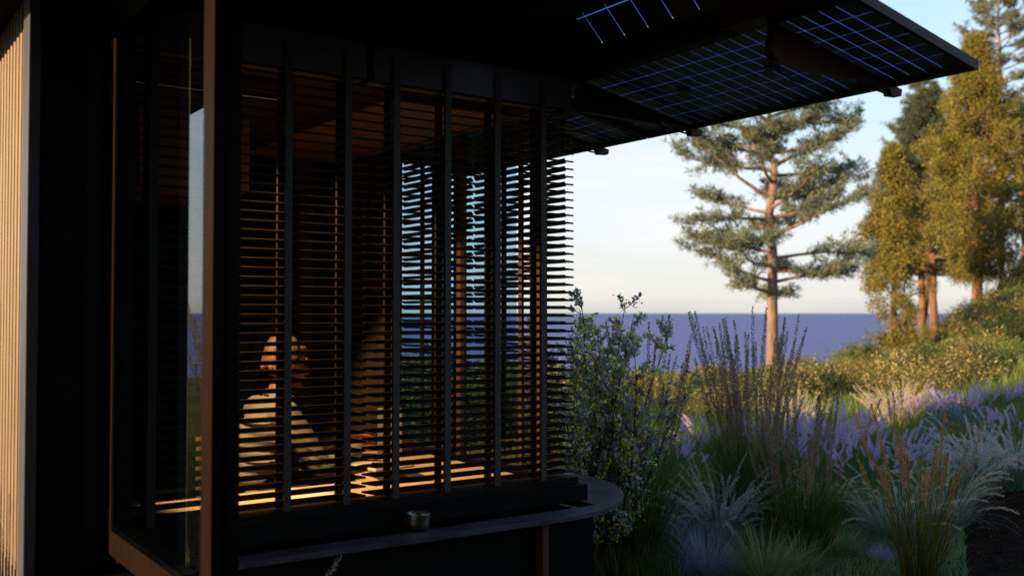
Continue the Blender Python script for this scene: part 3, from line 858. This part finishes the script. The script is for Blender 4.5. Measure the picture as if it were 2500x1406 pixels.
def build_person():
    root = thing('person', 'seated person in a cream shirt working at the desk, seen in profile', 'person', (PXO, PYO, FLZ))
    bm = MB()
    def add(me):
        n = len(bm.v); bm.v += [tuple(v.co) for v in me.vertices]; bm.f += [tuple(n + i for i in q.vertices) for q in me.polygons]; bpy.data.meshes.remove(me)
    # trunk, neck, limbs
    torso(bm, 0)
    limb(bm, [RS, RE, RE.lerp(RW, .4), RW], [.052, .042, .038, .026]); limb(bm, [LS, LE, LE.lerp(LW, .4), LW], [.052, .042, .038, .026])
    limb(bm, [(.05, 0, .98), (.09, 0, 1.10)], [.062, .056])
    for s in (-1, 1):
        limb(bm, [(-.03, s * .095, .53), (.38, s * .11, .55), (.34, s * .11, .30), (.31, s * .11, .08)], [.085, .062, .052, .038])
        limb(bm, [(.31, s * .11, .06), (.44, s * .12, .035)], [.038, .030])
    # head: skull, face, jaw, nose, brow, lips, ears
    hr = Euler((0, R(12), 0))
    H = lambda x, y, z: HC + (hr.to_matrix() @ Vector((x, y, z)))
    ellipsoid(bm, H(-.012, 0, .025), (.096, .075, .096), hr)
    ellipsoid(bm, H(.035, 0, -.035), (.062, .060, .088), hr)
    ellipsoid(bm, H(.052, 0, -.085), (.040, .040, .032), hr)
    ellipsoid(bm, H(.074, 0, .038), (.024, .052, .02), hr)
    ellipsoid(bm, H(.070, 0, .012), (.022, .02, .03), hr)
    for k, (x, z, r) in enumerate(((.094, .012, .011), (.102, -.002, .012), (.112, -.016, .0145), (.108, -.022, .014))): ellipsoid(bm, H(x, 0, z), (r, r * .95, r), hr, 12)
    for s in (-1, 1):
        ellipsoid(bm, H(.100, s * .012, -.022), (.011, .010, .008), hr, 10)
        ellipsoid(bm, H(-.004, s * .074, -.006), (.017, .008, .030), Euler((0, R(-10), s * R(18))), 12)
        ellipsoid(bm, H(.062, s * .034, -.012), (.026, .022, .02), hr, 12)
    ellipsoid(bm, H(.090, 0, -.046), (.012, .022, .007), hr, 12); ellipsoid(bm, H(.087, 0, -.058), (.012, .020, .008), hr, 12)
    # hands
    ch_ = hand_chains(RW, Vector((1, .12, -.06)), Vector((0, 0, 1)), Vector((.05, 1, .1)), .22, .25)
    ch_ += hand_chains(LW, Vector((1, -.35, -.12)), Vector((.1, .3, 1)), Vector((.2, -1, .35)), .34, .2)
    for c_ in ch_:
        v, e, r = chain([c_]); add(skin_obj(v, e, r, 0))
    body = fuse(bm, 'body', M['skin'], root, .0045, 2)
    # eyes
    for s in (-1, 1):
        bm = MB(); ellipsoid(bm, H(.079, s * .031, .010), (.0125, .0125, .0125), None, 14)
        fuse(bm, 'eye', M['trouser'], root, .003, 0)
    # hair and short beard
    bm = MB()
    ellipsoid(bm, H(-.026, 0, .046), (.098, .083, .088), hr)
    ellipsoid(bm, H(-.052, 0, .0), (.068, .076, .075), hr)
    ellipsoid(bm, H(.024, 0, .088), (.060, .060, .030), hr)
    for s in (-1, 1): ellipsoid(bm, H(-.03, s * .062, .012), (.05, .02, .045), hr)
    for i in range(46):
        a = -1.9 + 3.8 * i / 45; z0 = random.uniform(.10, .125)
        for k in range(9):
            t = k / 8; zz = z0 - .15 * t ** 1.4; rr = math.sqrt(max(0, 1 - (max(zz - .02, 0) / .125) ** 2))
            ellipsoid(bm, H(-.028 - .097 * math.cos(a) * rr, .084 * math.sin(a) * rr, zz + .012), (.010, .0055, .014), None, 6)
    fuse(bm, 'hair', M['hair'], root, .0035, 5)
    bm = MB()
    ellipsoid(bm, H(.060, 0, -.096), (.042, .046, .030), hr)
    for s in (-1, 1): ellipsoid(bm, H(.036, s * .046, -.072), (.034, .016, .026), hr)
    fuse(bm, 'beard', M['hair'], root, .005, 2)
    # shirt with collar and sleeves: a looser skin over trunk and arms
    bm = MB()
    torso(bm, .014)
    for S_, E_, W_ in ((RS, RE, RW), (LS, LE, LW)):
        limb(bm, [S_, S_.lerp(E_, .5), E_, E_.lerp(W_, .45), E_.lerp(W_, .86)], [.070, .066, .058, .052, .042])
    # soft folds round the sleeve and across the back
    for i in range(9):
        t_ = .15 + i * .085; c_ = RS.lerp(RE, t_)
        ellipsoid(bm, c_ + Vector((random.uniform(-.012, .012), -.006, 0)), (.074 - .012 * t_, .073 - .012 * t_, .007), Euler((random.uniform(-.4, .4), random.uniform(.0, .8), 0)), 20)
    for i in range(8):
        z = .62 + i * .042
        ellipsoid(bm, Vector((-.035 + i * .006, random.uniform(-.02, .02), z)), (.1265, .1775, .009), Euler((random.uniform(-.10, .10), random.uniform(-.12, .12), 0)), 24)
    bm2 = bm
    me = MB(); me.tube([(.062, 0, 1.005), (.075, 0, 1.03), (.082, 0, 1.05)], [.074, .068, .070], 20, False); t = bpy.data.meshes.new('c'); t.from_pydata(me.v, [], me.f)
    sb = bmesh.new(); sb.from_mesh(t); bmesh.ops.solidify(sb, geom=sb.faces[:], thickness=.009); bmesh.ops.recalc_face_normals(sb, faces=sb.faces[:]); sb.to_mesh(t); sb.free(); add(t)
    fuse(bm, 'shirt', M['shirt'], root, .006, 6)
    # trousers and shoes
    bm = MB()
    for s in (-1, 1): limb(bm, [(-.05, s * .09, .535), (.39, s * .115, .555), (.345, s * .115, .30), (.315, s * .115, .11)], [.105, .078, .066, .058])
    for z in (.50, .53, .56): ellipsoid(bm, Vector((-.06, 0, z)), (.135, .185, .05), None, 24)
    fuse(bm, 'trousers', M['trouser'], root, .008, 2)
    for s in (-1, 1):
        bm = MB(); ellipsoid(bm, Vector((.40, s * .118, .042)), (.125, .045, .042)); fuse(bm, 'shoe', M['dark_plastic'], root, .008, 1)
    # wrist watch
    b = MB(); d = (LW - LE).normalized(); p = LW - d * .03
    b.tube([p - d * .016, p + d * .016], [.034, .034], 18); o = b.build('wrist_watch', M['vest'], root, smooth=True)
    return root
build_person()

# ------------------------------------------------------------------ trees
def bend_path(p0, d, ln, n, droop=0, wob=.08):
    pts = [Vector(p0)]; d = Vector(d).normalized()
    for i in range(n):
        d = (d + Vector((random.gauss(0, wob), random.gauss(0, wob), random.gauss(0, wob) + droop))).normalized()
        pts.append(pts[-1] + d * ln / n)
    return pts

def pine_tree(h, crown0, half, trunk_r, nl, seed, mneedle, mbark, name_me, dens=1.0, top_taper=1.6):
    """returns (trunk mesh incl. limbs, crown mesh)"""
    random.seed(seed)
    tb = MB()
    path = [Vector((0, 0, -.3))]
    n = 12
    for i in range(1, n + 1):
        path.append(Vector((random.gauss(0, .012) * h * .3, random.gauss(0, .012) * h * .3, h * i / n)))
    path[-1].x *= .5
    rad = [trunk_r * (1.25 if i == 0 else (1 - .92 * (i / n) ** 1.1)) for i in range(n + 1)]
    tb.tube(path, rad, 12)
    def tp(z):
        f = z / h * n; i = min(int(f), n - 1); return path[max(i, 1) if i == 0 else i].lerp(path[i + 1], f - i) if i > 0 else Vector((0, 0, z))
    cent = []; dirs = []
    for k in range(nl):
        f = (k + random.random()) / nl
        z = crown0 + (h * .985 - crown0) * f ** .95
        shape = (1 - f ** top_taper) * (.88 + .12 * min(1, f * 4)) + .07
        L = half * shape * random.uniform(.8, 1.1)
        a = k * 2.4 + random.uniform(-.5, .5)
        rise = .05 + .45 * f
        lp = bend_path(tp(z), (math.cos(a), math.sin(a), rise), L, 7, .02, .10)
        r0 = max(.02, trunk_r * .30 * shape + .012)
        tb.tube(lp, [r0 * (1 - .85 * i / 7) for i in range(8)], 6, False)
        nt_ = int(8 + 11 * shape)
        for q in range(nt_):
            t = random.uniform(.22, 1.0) ** .8; i = min(int(t * 7), 6); p = lp[i].lerp(lp[i + 1], t * 7 - i)
            dd = (lp[i + 1] - lp[i]).normalized(); sd2 = dd.cross(Vector((0, 0, 1))) * random.choice((-1, 1))
            tl = bend_path(p, dd * .7 + sd2 * random.uniform(.3, 1.1) + Vector((0, 0, random.uniform(-.1, .45))), L * random.uniform(.12, .3) + .12, 3, .03, .15)
            tb.tube(tl, [.014, .01, .007, .004], 4, False)
            for tpnt in tl[1:]:
                for w_ in range(max(1, int(3 * dens))):
                    c0 = tpnt + Vector((random.gauss(0, .09), random.gauss(0, .09), random.gauss(0, .05)))
                    for e_ in range(9):
                        cent.append(c0); dirs.append((tl[-1] - tl[0]).normalized() * .5 + Vector((random.gauss(0, .6), random.gauss(0, .6), random.gauss(.25, .5))))
    cent = np.array([tuple(c_) for c_ in cent]); dirs = np.array([tuple(c_) for c_ in dirs])
    cent = cent + rng.normal(0, .03, cent.shape)
    v, q = leaves(cent, .2 * rng.uniform(.7, 1.25, len(cent)), .16, 0, dirs)
    me_t = bpy.data.meshes.new(name_me + '_trunk'); me_t.from_pydata(tb.v, [], tb.f); me_t.materials.append(mbark)
    me_t.polygons.foreach_set('use_smooth', [True] * len(me_t.polygons))
    return (name_me, [('trunk', me_t), ('crown', np_mesh(name_me + '_crown', v, q, mneedle))])

def plume_tree(h, crown0, half, trunk_r, ncl, seed, mleaf, mbark, name_me, sparse=.0):
    """golden conifer: a column of upright fluffy sprays with gaps"""
    random.seed(seed)
    tb = MB(); n = 10
    tb.tube([(random.gauss(0, .02), random.gauss(0, .02), -.4 + (h * .97 + .4) * i / n) for i in range(n + 1)], [trunk_r * (1.2 if i == 0 else 1 - .9 * i / n) for i in range(n + 1)], 10)
    C = []; D = []; S = []
    for k in range(ncl):
        f = random.random()
        z = crown0 + (h - crown0) * f
        prof = (math.sin(min(1, (f + .09) / .42) * math.pi / 2)) * (1 - max(0, (f - .35) / .65) ** 1.7) + .05
        a = random.uniform(0, 2 * math.pi)
        lob = 1 + .22 * math.sin(a * 3 + z * 1.7) + .2 * math.sin(z * 3.4 + a * 2)
        rr = half * prof * lob * (random.random() ** .3)
        if random.random() < sparse * (1 - f) * 1.4: continue
        c0 = np.array((rr * math.cos(a), rr * math.sin(a), z))
        cs = random.uniform(.22, .40) * (.7 + .3 * half)
        mm = 150
        off = rng.normal(0, 1, (mm, 3)); off /= np.linalg.norm(off, axis=1, keepdims=True); off *= rng.uniform(.3, 1, (mm, 1))
        C.append(c0 + off * cs * np.array((1, 1, 1.1))); D.append(off * .8 + np.array((0, 0, .35))); S.append(np.full(mm, random.uniform(.085, .13)))
        if k % 4 == 0: tb.tube([(0, 0, max(.2, z - .35 * rr - .1)), (rr * .5 * math.cos(a), rr * .5 * math.sin(a), z - .18 * rr), tuple(c0)], [.03, .02, .008], 4, False)
    v, q = leaves(np.concatenate(C), np.concatenate(S), .42, 0, np.concatenate(D))
    me_t = bpy.data.meshes.new(name_me + '_trunk'); me_t.from_pydata(tb.v, [], tb.f); me_t.materials.append(mbark)
    me_t.polygons.foreach_set('use_smooth', [True] * len(me_t.polygons))
    return (name_me, [('trunk', me_t), ('crown', np_mesh(name_me + '_crown', v, q, mleaf))])

pA = pine_tree(17, 2.75, 2.9, .2, 84, 11, M['pine'], M['bark'], 'pine', 1.0, 3.4)
pB = pine_tree(19, 4.5, 4.2, .26, 80, 23, M['pine'], M['bark'], 'tall_pine', 1.0)
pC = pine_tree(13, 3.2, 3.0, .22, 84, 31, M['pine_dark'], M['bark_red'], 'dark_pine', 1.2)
gA = plume_tree(8.6, .75, 1.18, .16, 330, 41, M['gold'], M['bark_red'], 'golden_cypress', .42)
gB = plume_tree(12.6, 1.9, 2.0, .26, 640, 47, M['gold'], M['bark_red'], 'big_golden_cypress', .0)

TG = 'trees on the slope above the garden'
plant(pA, 'pine_tree', 'lone open pine with a bare lower trunk standing before the sea', 'tree', 1885, 30, 1.1, .88)
plant(gA, 'cypress_tree', 'small golden cypress with a gappy lower crown, left of the big one', 'tree', 2182, 39, .4, .98, TG)
plant(gB, 'cypress_tree', 'tall broad golden cypress with a reddish trunk on the hillside', 'tree', 2385, 44, 2.0, 1, TG)
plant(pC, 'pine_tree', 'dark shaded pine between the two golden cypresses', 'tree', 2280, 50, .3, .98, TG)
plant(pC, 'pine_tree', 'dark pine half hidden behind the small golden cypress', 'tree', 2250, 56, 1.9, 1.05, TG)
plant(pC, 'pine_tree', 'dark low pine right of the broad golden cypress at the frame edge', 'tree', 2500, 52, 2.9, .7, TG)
plant(pB, 'pine_tree', 'tall blue-green pine rising at the upper right behind the golden cypress', 'tree', 2445, 58, .9, 1.0, TG)
plant(pB, 'pine_tree', 'blue-green pine tip peeping over the solar panel corner', 'tree', 2262, 62, 2.2, .88, TG)

# ------------------------------------------------------------------ shrubs
def shrub_mesh(n, h, wd, size, m, seed, spiky=.4, asp=.35):
    r = np.random.default_rng(seed)
    # leaf clusters on stems fanning from the base: uneven dome
    k = 70
    a = r.uniform(0, 2 * math.pi, k); q = np.sqrt(r.uniform(0, 1, k)) * wd * .5
    top = h * (1 - (q / (wd * .5)) ** 2 * .55) * r.uniform(.65, 1.1, k)
    tips = np.stack([q * np.cos(a), q * np.sin(a), top], 1)
    i = r.integers(0, k, n); t = r.uniform(.1, 1, n) ** .55
    p = tips[i] * t[:, None] ** np.array([[.8, .8, 1]]) + r.normal(0, .07 * wd ** .5, (n, 3))
    p[:, 2] = np.abs(p[:, 2])
    d = tips[i] * spiky / (np.linalg.norm(tips[i], axis=1, keepdims=True)) + r.normal(0, .6, (n, 3))
    v, f = leaves(p, size * r.uniform(.6, 1.4, n), asp, 0, d)
    return np_mesh('shrub', v, f, m)
SH = {'gold': [shrub_mesh(2600, 1.0, 1.7, .075, M['sh_gold'], s) for s in (1, 2, 3)],
      'green': [shrub_mesh(2600, .95, 1.6, .075, M['sh_green'], s) for s in (4, 5)],
      'dark': [shrub_mesh(2600, 1.1, 1.7, .085, M['sh_dark'], s) for s in (6, 7)]}
SHL = {'gold': 'pale golden flowering shrub in the sunlit band of bushes beyond the shaded garden',
       'green': 'rounded green shrub among the sunlit bushes beyond the shaded garden',
       'dark': 'dark leafy bush among the golden shrubs on the slope'}
SHG = {'gold': 'golden flowering shrubs on the slope', 'green': 'green shrubs on the slope', 'dark': 'dark bushes on the slope'}
random.seed(99)
def shrub(kind, px, d, s):
    o = plant(random.choice(SH[kind]), 'shrub', SHL[kind], 'shrub', px, d, None, s, SHG[kind])
    o.scale = (s * random.uniform(.9, 1.2), s * random.uniform(.9, 1.2), s * random.uniform(.8, 1.1))
nshrub = 0
for i in range(95):       # the sunlit band
    px = random.uniform(1370, 2540); d = random.uniform(14.5, 24)
    if px > 1850: d = random.uniform(17.5, 28)
    shrub(random.choices(('gold', 'green', 'dark'), (6, 3.5, 2))[0], px, d, random.uniform(.55, .95) * (.75 if d < 17 else 1) * (.68 if px < 1880 and d > 17 else 1))
for i in range(75):       # the hillside
    px = random.uniform(1890, 2560); d = random.uniform(29, 52)
    shrub(random.choices(('gold', 'green', 'dark'), (4, 4, 3))[0], px, d, random.uniform(.8, 1.35) * (.6 if px < 2060 else .5 if px < 2330 and d < 42 else 1))
for i in range(26):       # seen through the slats
    px = random.uniform(940, 1380); d = random.uniform(11.5, 24)
    shrub(random.choices(('gold', 'green', 'dark'), (1, 5, 3))[0], px, d, random.uniform(.7, 1.1))
for i in range(14):       # along the cliff edge
    px = random.uniform(1560, 1960); d = random.uniform(25, 31)
    shrub(random.choices(('gold', 'green'), (5, 2))[0], px, d, random.uniform(.4, .62))

# silver acacia with yellow blossom beside the counter
def acacia():
    random.seed(5)
    tb = MB(); C = []; D = []; FC = []
    for k in range(44):
        a = random.uniform(0, 2 * math.pi); lean = random.uniform(.04, .32)
        L = random.uniform(.75, 1.66) * (1.1 - lean * .55)
        pth = bend_path((random.gauss(0, .05), random.gauss(0, .05), 0), (math.cos(a) * lean, math.sin(a) * lean, 1), L, 9, -.005, .07)
        tb.tube(pth, [.009 * (1 - .8 * i / 9) for i in range(10)], 5, False)
        for q in range(int(L * 17)):
            t = random.uniform(.14, 1) ** .85; i = min(int(t * 9), 8); p = pth[i].lerp(pth[i + 1], t * 9 - i)
            aa = random.uniform(0, 6.28)
            sp = bend_path(p, (math.cos(aa), math.sin(aa), random.uniform(.3, 1.3)), random.uniform(.08, .24) * (1.25 - .6 * t), 4, .02, .12)
            tb.tube(sp, [.003, .0025, .002, .0015, .001], 3, False)
            for j in range(18):
                w_ = random.uniform(.1, 1) * 4; i2 = min(int(w_), 3); c_ = sp[i2].lerp(sp[i2 + 1], w_ - i2)
                C.append(tuple(c_)); sd2 = Vector((random.gauss(0, 1), random.gauss(0, 1), random.gauss(.4, .6))); D.append(tuple(sd2.normalized() + (sp[4] - sp[0]).normalized() * .7))
            if random.random() < .6:
                for j in range(18):
                    c_ = sp[random.randint(1, 3)]; FC.append((c_.x + random.gauss(0, .02), c_.y + random.gauss(0, .02), c_.z + random.gauss(0, .02)))
    v, q = leaves(np.array(C), .034 * rng.uniform(.7, 1.3, len(C)), .52, 0, np.array(D))
    fv, fq = leaves(np.array(FC), .018, .95)
    root = thing('flowering_bush', 'silvery blue-leaved bush with yellow blossom beside the rounded counter', 'shrub')
    x, y = at(col(1480), 6.15); root.location = (x, y, 0)
    o = tb.build('stems', M['twig'], root)
    link('foliage', np_mesh('silver_leaves', v, q, M['acacia']), root); link('blossom', np_mesh('yellow_blossom', fv, fq, M['acacia_fl']), root)
    return root
acacia()

# ------------------------------------------------------------------ grasses and flowers of the garden
reed1 = reed_kind(1.72, 46, 620, M['reed'], M['spike'], .14, .09, .38)
reed2 = reed_kind(1.72, 105, 800, M['reed'], M['spike'], .2, .12, .40)
reed3 = reed_kind(1.02, 44, 560, M['reed'], M['spike'], .17, .14, .36, .011, .011)
reed4 = reed_kind(1.05, 26, 200, M['reed_gold'], M['spike_gold_lit'], .10, .17, .36, .0105, .010)
RG = 'tall reed grasses with brown seed spikes'
plant(reed1, 'reed_grass', 'tall brown-spiked reed grass leaning behind the silvery bush', 'ornamental grass', 1555, 6.3, .3, .82, RG)
plant(reed2, 'reed_grass', 'largest brown-spiked reed grass, its spikes rising past the pine trunk', 'ornamental grass', 1835, 7.5, 1.0, .85, RG)
plant(reed3, 'reed_grass', 'lower brown-spiked reed grass in front of the lavender drift', 'ornamental grass', 1950, 6.6, 2.0, 1, RG)
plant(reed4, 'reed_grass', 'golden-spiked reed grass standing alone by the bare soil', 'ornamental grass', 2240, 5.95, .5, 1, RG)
plant(reed1, 'reed_grass', 'reed grass left of the cabin, mirrored in the casement glass', 'ornamental grass', 0, 0, 1.2, .95, RG, xy=(-.55, 6.3))
plant(reed1, 'reed_grass', 'reed grass close to the ribbed wall, throwing its shadow there', 'ornamental grass', 0, 0, 2.2, .6, RG, xy=(-.75, 4.42))

fe1 = feather_kind(.62, 200, .005, M['feather_green'], M['feather'], .34, 1.35, .09, 62)
fe2 = feather_kind(.60, 480, .0058, M['feather_green'], M['feather_warm'], .42, 1.3, .12, 26, .006)
fe3 = feather_kind(.70, 190, .008, M['feather_warm'], M['feather_warm'], .28, 1.1, .14, 60, .012)
FG = 'pale feather grasses'
plant(fe1, 'feather_grass', 'pale arching feather grass behind the blue fescue', 'ornamental grass', 1755, 7.0, .2, .95, FG)
plant(fe1, 'feather_grass', 'pale feather grass half behind the arching one by the reeds', 'ornamental grass', 1830, 7.7, 1.2, .8, FG)
plant(fe1, 'feather_grass', 'white feather grass spilling over the bare soil', 'ornamental grass', 2385, 8.5, 2.2, 1.12, FG)
plant(fe1, 'feather_grass', 'white feather grass at the right frame edge above the soil', 'ornamental grass', 2482, 8.6, .8, 1.0, FG)
plant(fe2, 'feather_grass', 'grey-green grass mound behind the golden reed grass', 'ornamental grass', 2175, 7.1, .9, 1.0, FG)
plant(fe2, 'feather_grass', 'grey-green grass mound right of the golden reed grass', 'ornamental grass', 2300, 7.4, 2.9, 1.05, FG)
plant(fe2, 'feather_grass', 'grey-green grass at the foot of the dark counter base', 'ornamental grass', 1480, 6.6, 1.9, .95, FG)
plant(fe3, 'feather_grass', 'cream feather grass behind the lavender, left of the green tufts', 'ornamental grass', 1945, 13.6, .2, .95, FG)
plant(fe3, 'feather_grass', 'cream feather grass peeping beside the spikes of the largest reeds', 'ornamental grass', 1890, 14, 1.2, .85, FG)
plant(fe3, 'feather_grass', 'wide cream feather grass before the golden shrubs', 'ornamental grass', 2170, 13.6, 2.1, 1.05, FG)
plant(fe3, 'feather_grass', 'cream feather grass next to the far lavender', 'ornamental grass', 2215, 14.0, 3.1, .95, FG)
plant(fe1, 'feather_grass', 'pale grass whose tips rise below the casement window', 'ornamental grass', 0, 0, .4, 1.08, FG, xy=(1.24, 3.28))

fs = tuft_kind(.36, 560, .0045, M['fescue'], .62, .5, .07)
FS = 'blue fescue tufts'
plant(fs, 'blue_fescue', 'blue spiky fescue right of the cabin base', 'ornamental grass', 1615, 6.75, 0, 1.15, FS)
plant(fs, 'blue_fescue', 'blue spiky fescue in front of the pale arching grass', 'ornamental grass', 1722, 6.15, 1, 1.0, FS)
plant(fs, 'blue_fescue', 'small blue fescue low at the cabin base', 'ornamental grass', 1640, 6.05, 2, .55, FS)
plant(fs, 'blue_fescue', 'small blue fescue in the lawn left of the golden reed grass', 'ornamental grass', 2145, 6.5, 3, .42, FS)
plant(fs, 'blue_fescue', 'blue fescue beside the orange flowers', 'ornamental grass', 2290, 10.0, 3, .8, FS)
tf = tuft_kind(.36, 420, .005, M['tuft'], .5, .75, .08)
TF = 'green grass tufts'
plant(tf, 'grass_tuft', 'bright green grass tuft at the bottom edge below the reeds', 'ornamental grass', 1865, 6.0, 0, 1.1, TF)
plant(tf, 'grass_tuft', 'green grass tuft right of the bright one', 'ornamental grass', 1950, 6.2, 1, .8, TF)
plant(tf, 'grass_tuft', 'sunlit green tuft between the cream feather grasses', 'ornamental grass', 2040, 13.8, 2, 1.6, TF)
plant(tf, 'grass_tuft', 'sunlit green tuft left of the wide cream feather grass', 'ornamental grass', 2095, 14.2, 3, 1.6, TF)

for px, d, k_, s_, lab in ((2050, 6.7, 0, .7, 'small green tuft in the lawn right of the lower reed grass'), (2110, 7.6, 0, .8, 'green tuft behind the grey-green mound'), (2000, 7.9, 1, .8, 'grey-green grass behind the lower reed grass'),
                            (2330, 9.5, 1, .8, 'grey-green grass above the white feather grass'), (2420, 9.8, 0, .9, 'green tuft between the white feather grasses and the purple clumps'), (2265, 9.3, 1, .75, 'grey-green grass below the orange flowers'),
                            (1700, 8.3, 0, 1.0, 'green tuft left of the largest reed grass'), (1570, 7.4, 1, .8, 'grey-green grass deep behind the first blue fescue'), (2480, 11.8, 0, 1.1, 'green tuft at the right edge above the purple clumps'), (2150, 11.6, 0, 1.2, 'green tuft behind the golden reed spikes')):
    plant(fe2 if k_ else tf, 'feather_grass' if k_ else 'grass_tuft', lab, 'ornamental grass', px, d, None, s_, FG if k_ else TF)

lk = [lavender_kind(.64, 26), lavender_kind(.57, 22)]
LG = 'lavender clumps'
random.seed(12)
LL = 'purple-spiked clump in the lavender drift behind the reed grasses'
for px, d in ((1640, 9.5), (1690, 10.4), (1735, 11.2),
              (1880, 9.9), (1915, 10.6), (1950, 10.0), (1985, 10.7), (2015, 10.1), (2050, 10.8), (2085, 10.4), (1990, 9.2), (2000, 11.4)):
    plant(random.choice(lk), 'lavender', LL, 'flower', px, d, None, random.uniform(.85, 1.1), LG)
for px, d, lab in ((2105, 8.7, 'purple-spiked clump nearest the golden reed grass on its left'), (2165, 9.1, 'purple-spiked clump seen behind the golden reed spikes')):
    plant(lk[0], 'lavender', lab, 'flower', px, d, None, .95, LG)
for px, d in ((2240, 13.4), (2275, 14.0), (2310, 14.3), (2345, 14.0), (2335, 13.0), (2385, 13.5), (2425, 13.8), (2455, 13.6)):
    plant(random.choice(lk), 'lavender', 'purple-spiked clump in the far right drift before the golden shrubs', 'flower', px, d, None, random.uniform(.72, .86), LG)
for px, d in ((2470, 10.3), (2510, 10.6)):
    plant(lk[1], 'lavender', 'purple-spiked clump at the right edge above the white feather grass', 'flower', px, d, None, .9, LG)

def flower_kind(m, n=70, h=.42):
    sv, sq, sc = blades_at(n, .2, h, .45, .004, .2, .3, 5)
    tips = sc[:, -1]
    c = np.repeat(tips, 9, 0) + rng.normal(0, .012, (n * 9, 3)); c[:, 2] -= np.abs(rng.normal(0, .03, n * 9))
    fv, fq = leaves(c, .02, .8)
    bv, bq, _ = blades_at(160, .2, h * .7, .5, .007, .3, .7, 5)
    v, q = join([(sv, sq), (bv, bq)])
    return two_part_plant('flower', np_mesh('flower_stems', v, q, M['lav_leaf']), 'blades', np_mesh('flower_heads', fv, fq, m), 'blossoms')
bf = flower_kind(M['blue_fl']); of_ = flower_kind(M['orange_fl'], 26)
for px, d in ((2335, 11.3), (2385, 11.5)):
    plant(bf, 'blue_flower', 'clump of blue flowers below the far purple drift', 'flower', px, d, None, 1, 'blue flower clumps')
plant(bf, 'blue_flower', 'blue flowers showing between the golden reed spikes', 'flower', 2215, 10.2, None, .9, 'blue flower clumps')
plant(of_, 'orange_flower', 'clump of small orange flowers in the green grass', 'flower', 2355, 10.6, None, .9)

# ------------------------------------------------------------------ grass that nobody could count
def cover(name, n, f_px, f_d, h, w, m, lean=.25, droop=.6, keep=None, seg=3):
    px = f_px(n); d = f_d(n)
    u = (px - 1250) / F
    X = d * (FX + u * RX); Y = d * (FY + u * RY)
    ok = ~((X > .55) & (X < 3.05) & (Y > 3.5) & (Y < 8.5))
    if keep is not None: ok &= keep(px, d, X, Y)
    X, Y = X[ok], Y[ok]; n = len(X)
    base = np.stack([X, Y, ground_z(X, Y) - .005], 1)
    pat = np.array([mnoise.noise(Vector((x * .8, y * .8, 1.7))) for x, y in zip(X, Y)])
    L = h * rng.uniform(.5, 1.15, n) * (1 + .55 * pat)
    v, q, _ = ribbons(base, rng.uniform(0, 6.28, n), np.abs(rng.normal(lean, lean * .5, n)), L, np.full(n, w), np.abs(rng.normal(droop, .3, n)), seg)
    tag(link(name, np_mesh(name, v, q, m)), kind='stuff')
soilpatch = lambda px, d: (px > 2330 + (8.2 - d) * 12) & (d < 8.5 - .0 * px)
cover('meadow_grass', 42000, lambda n: rng.uniform(1380, 2620, n), lambda n: 7.6 + 8.5 * rng.uniform(0, 1, n) ** 1.1, .36, .009, M['meadow'], keep=lambda px, d, X, Y: ~soilpatch(px, d))
cover('side_grass', 9000, lambda n: rng.uniform(1440, 2080, n), lambda n: rng.uniform(5.5, 7.8, n), .30, .006, M['reed'], keep=lambda px, d, X, Y: (px < 1660) & ((X > 3.75) | (Y < 3.4)))
cover('lawn_grass', 42000, lambda n: rng.uniform(1660, 2560, n), lambda n: rng.uniform(5.4, 8.6, n), .085, .0045, M['lawn'], lean=.35, keep=lambda px, d, X, Y: ~soilpatch(px, d))
cover('slope_grass', 26000, lambda n: rng.uniform(1300, 2620, n), lambda n: rng.uniform(15, 46, n), .34, .022, M['sh_green'])
cover('shore_grass', 16000, lambda n: rng.uniform(-600, 1380, n), lambda n: rng.uniform(5, 30, n), .3, .014, M['sh_green'], keep=lambda px, d, X, Y: (Y > 8.6) | ((X < .3) & (Y > 4.6)))

def litter():
    n = 500
    px = rng.uniform(2310, 2600, n); d = rng.uniform(5.6, 8.8, n); u = (px - 1250) / F
    X = d * (FX + u * RX); Y = d * (FY + u * RY)
    c = np.stack([X, Y, ground_z(X, Y) + .004], 1)
    dirs = rng.normal(size=(n, 3)) * np.array((1, 1, .12))
    v, q = leaves(c, rng.uniform(.012, .05, n), .4, 0, dirs * 3)
    tag(link('leaf_litter', np_mesh('leaf_litter', v, q, leafy('dry_leaves', (.02, .012, .006), (.06, .038, .018), .1, cc=(.04, .07, .02)))), kind='stuff')
litter()
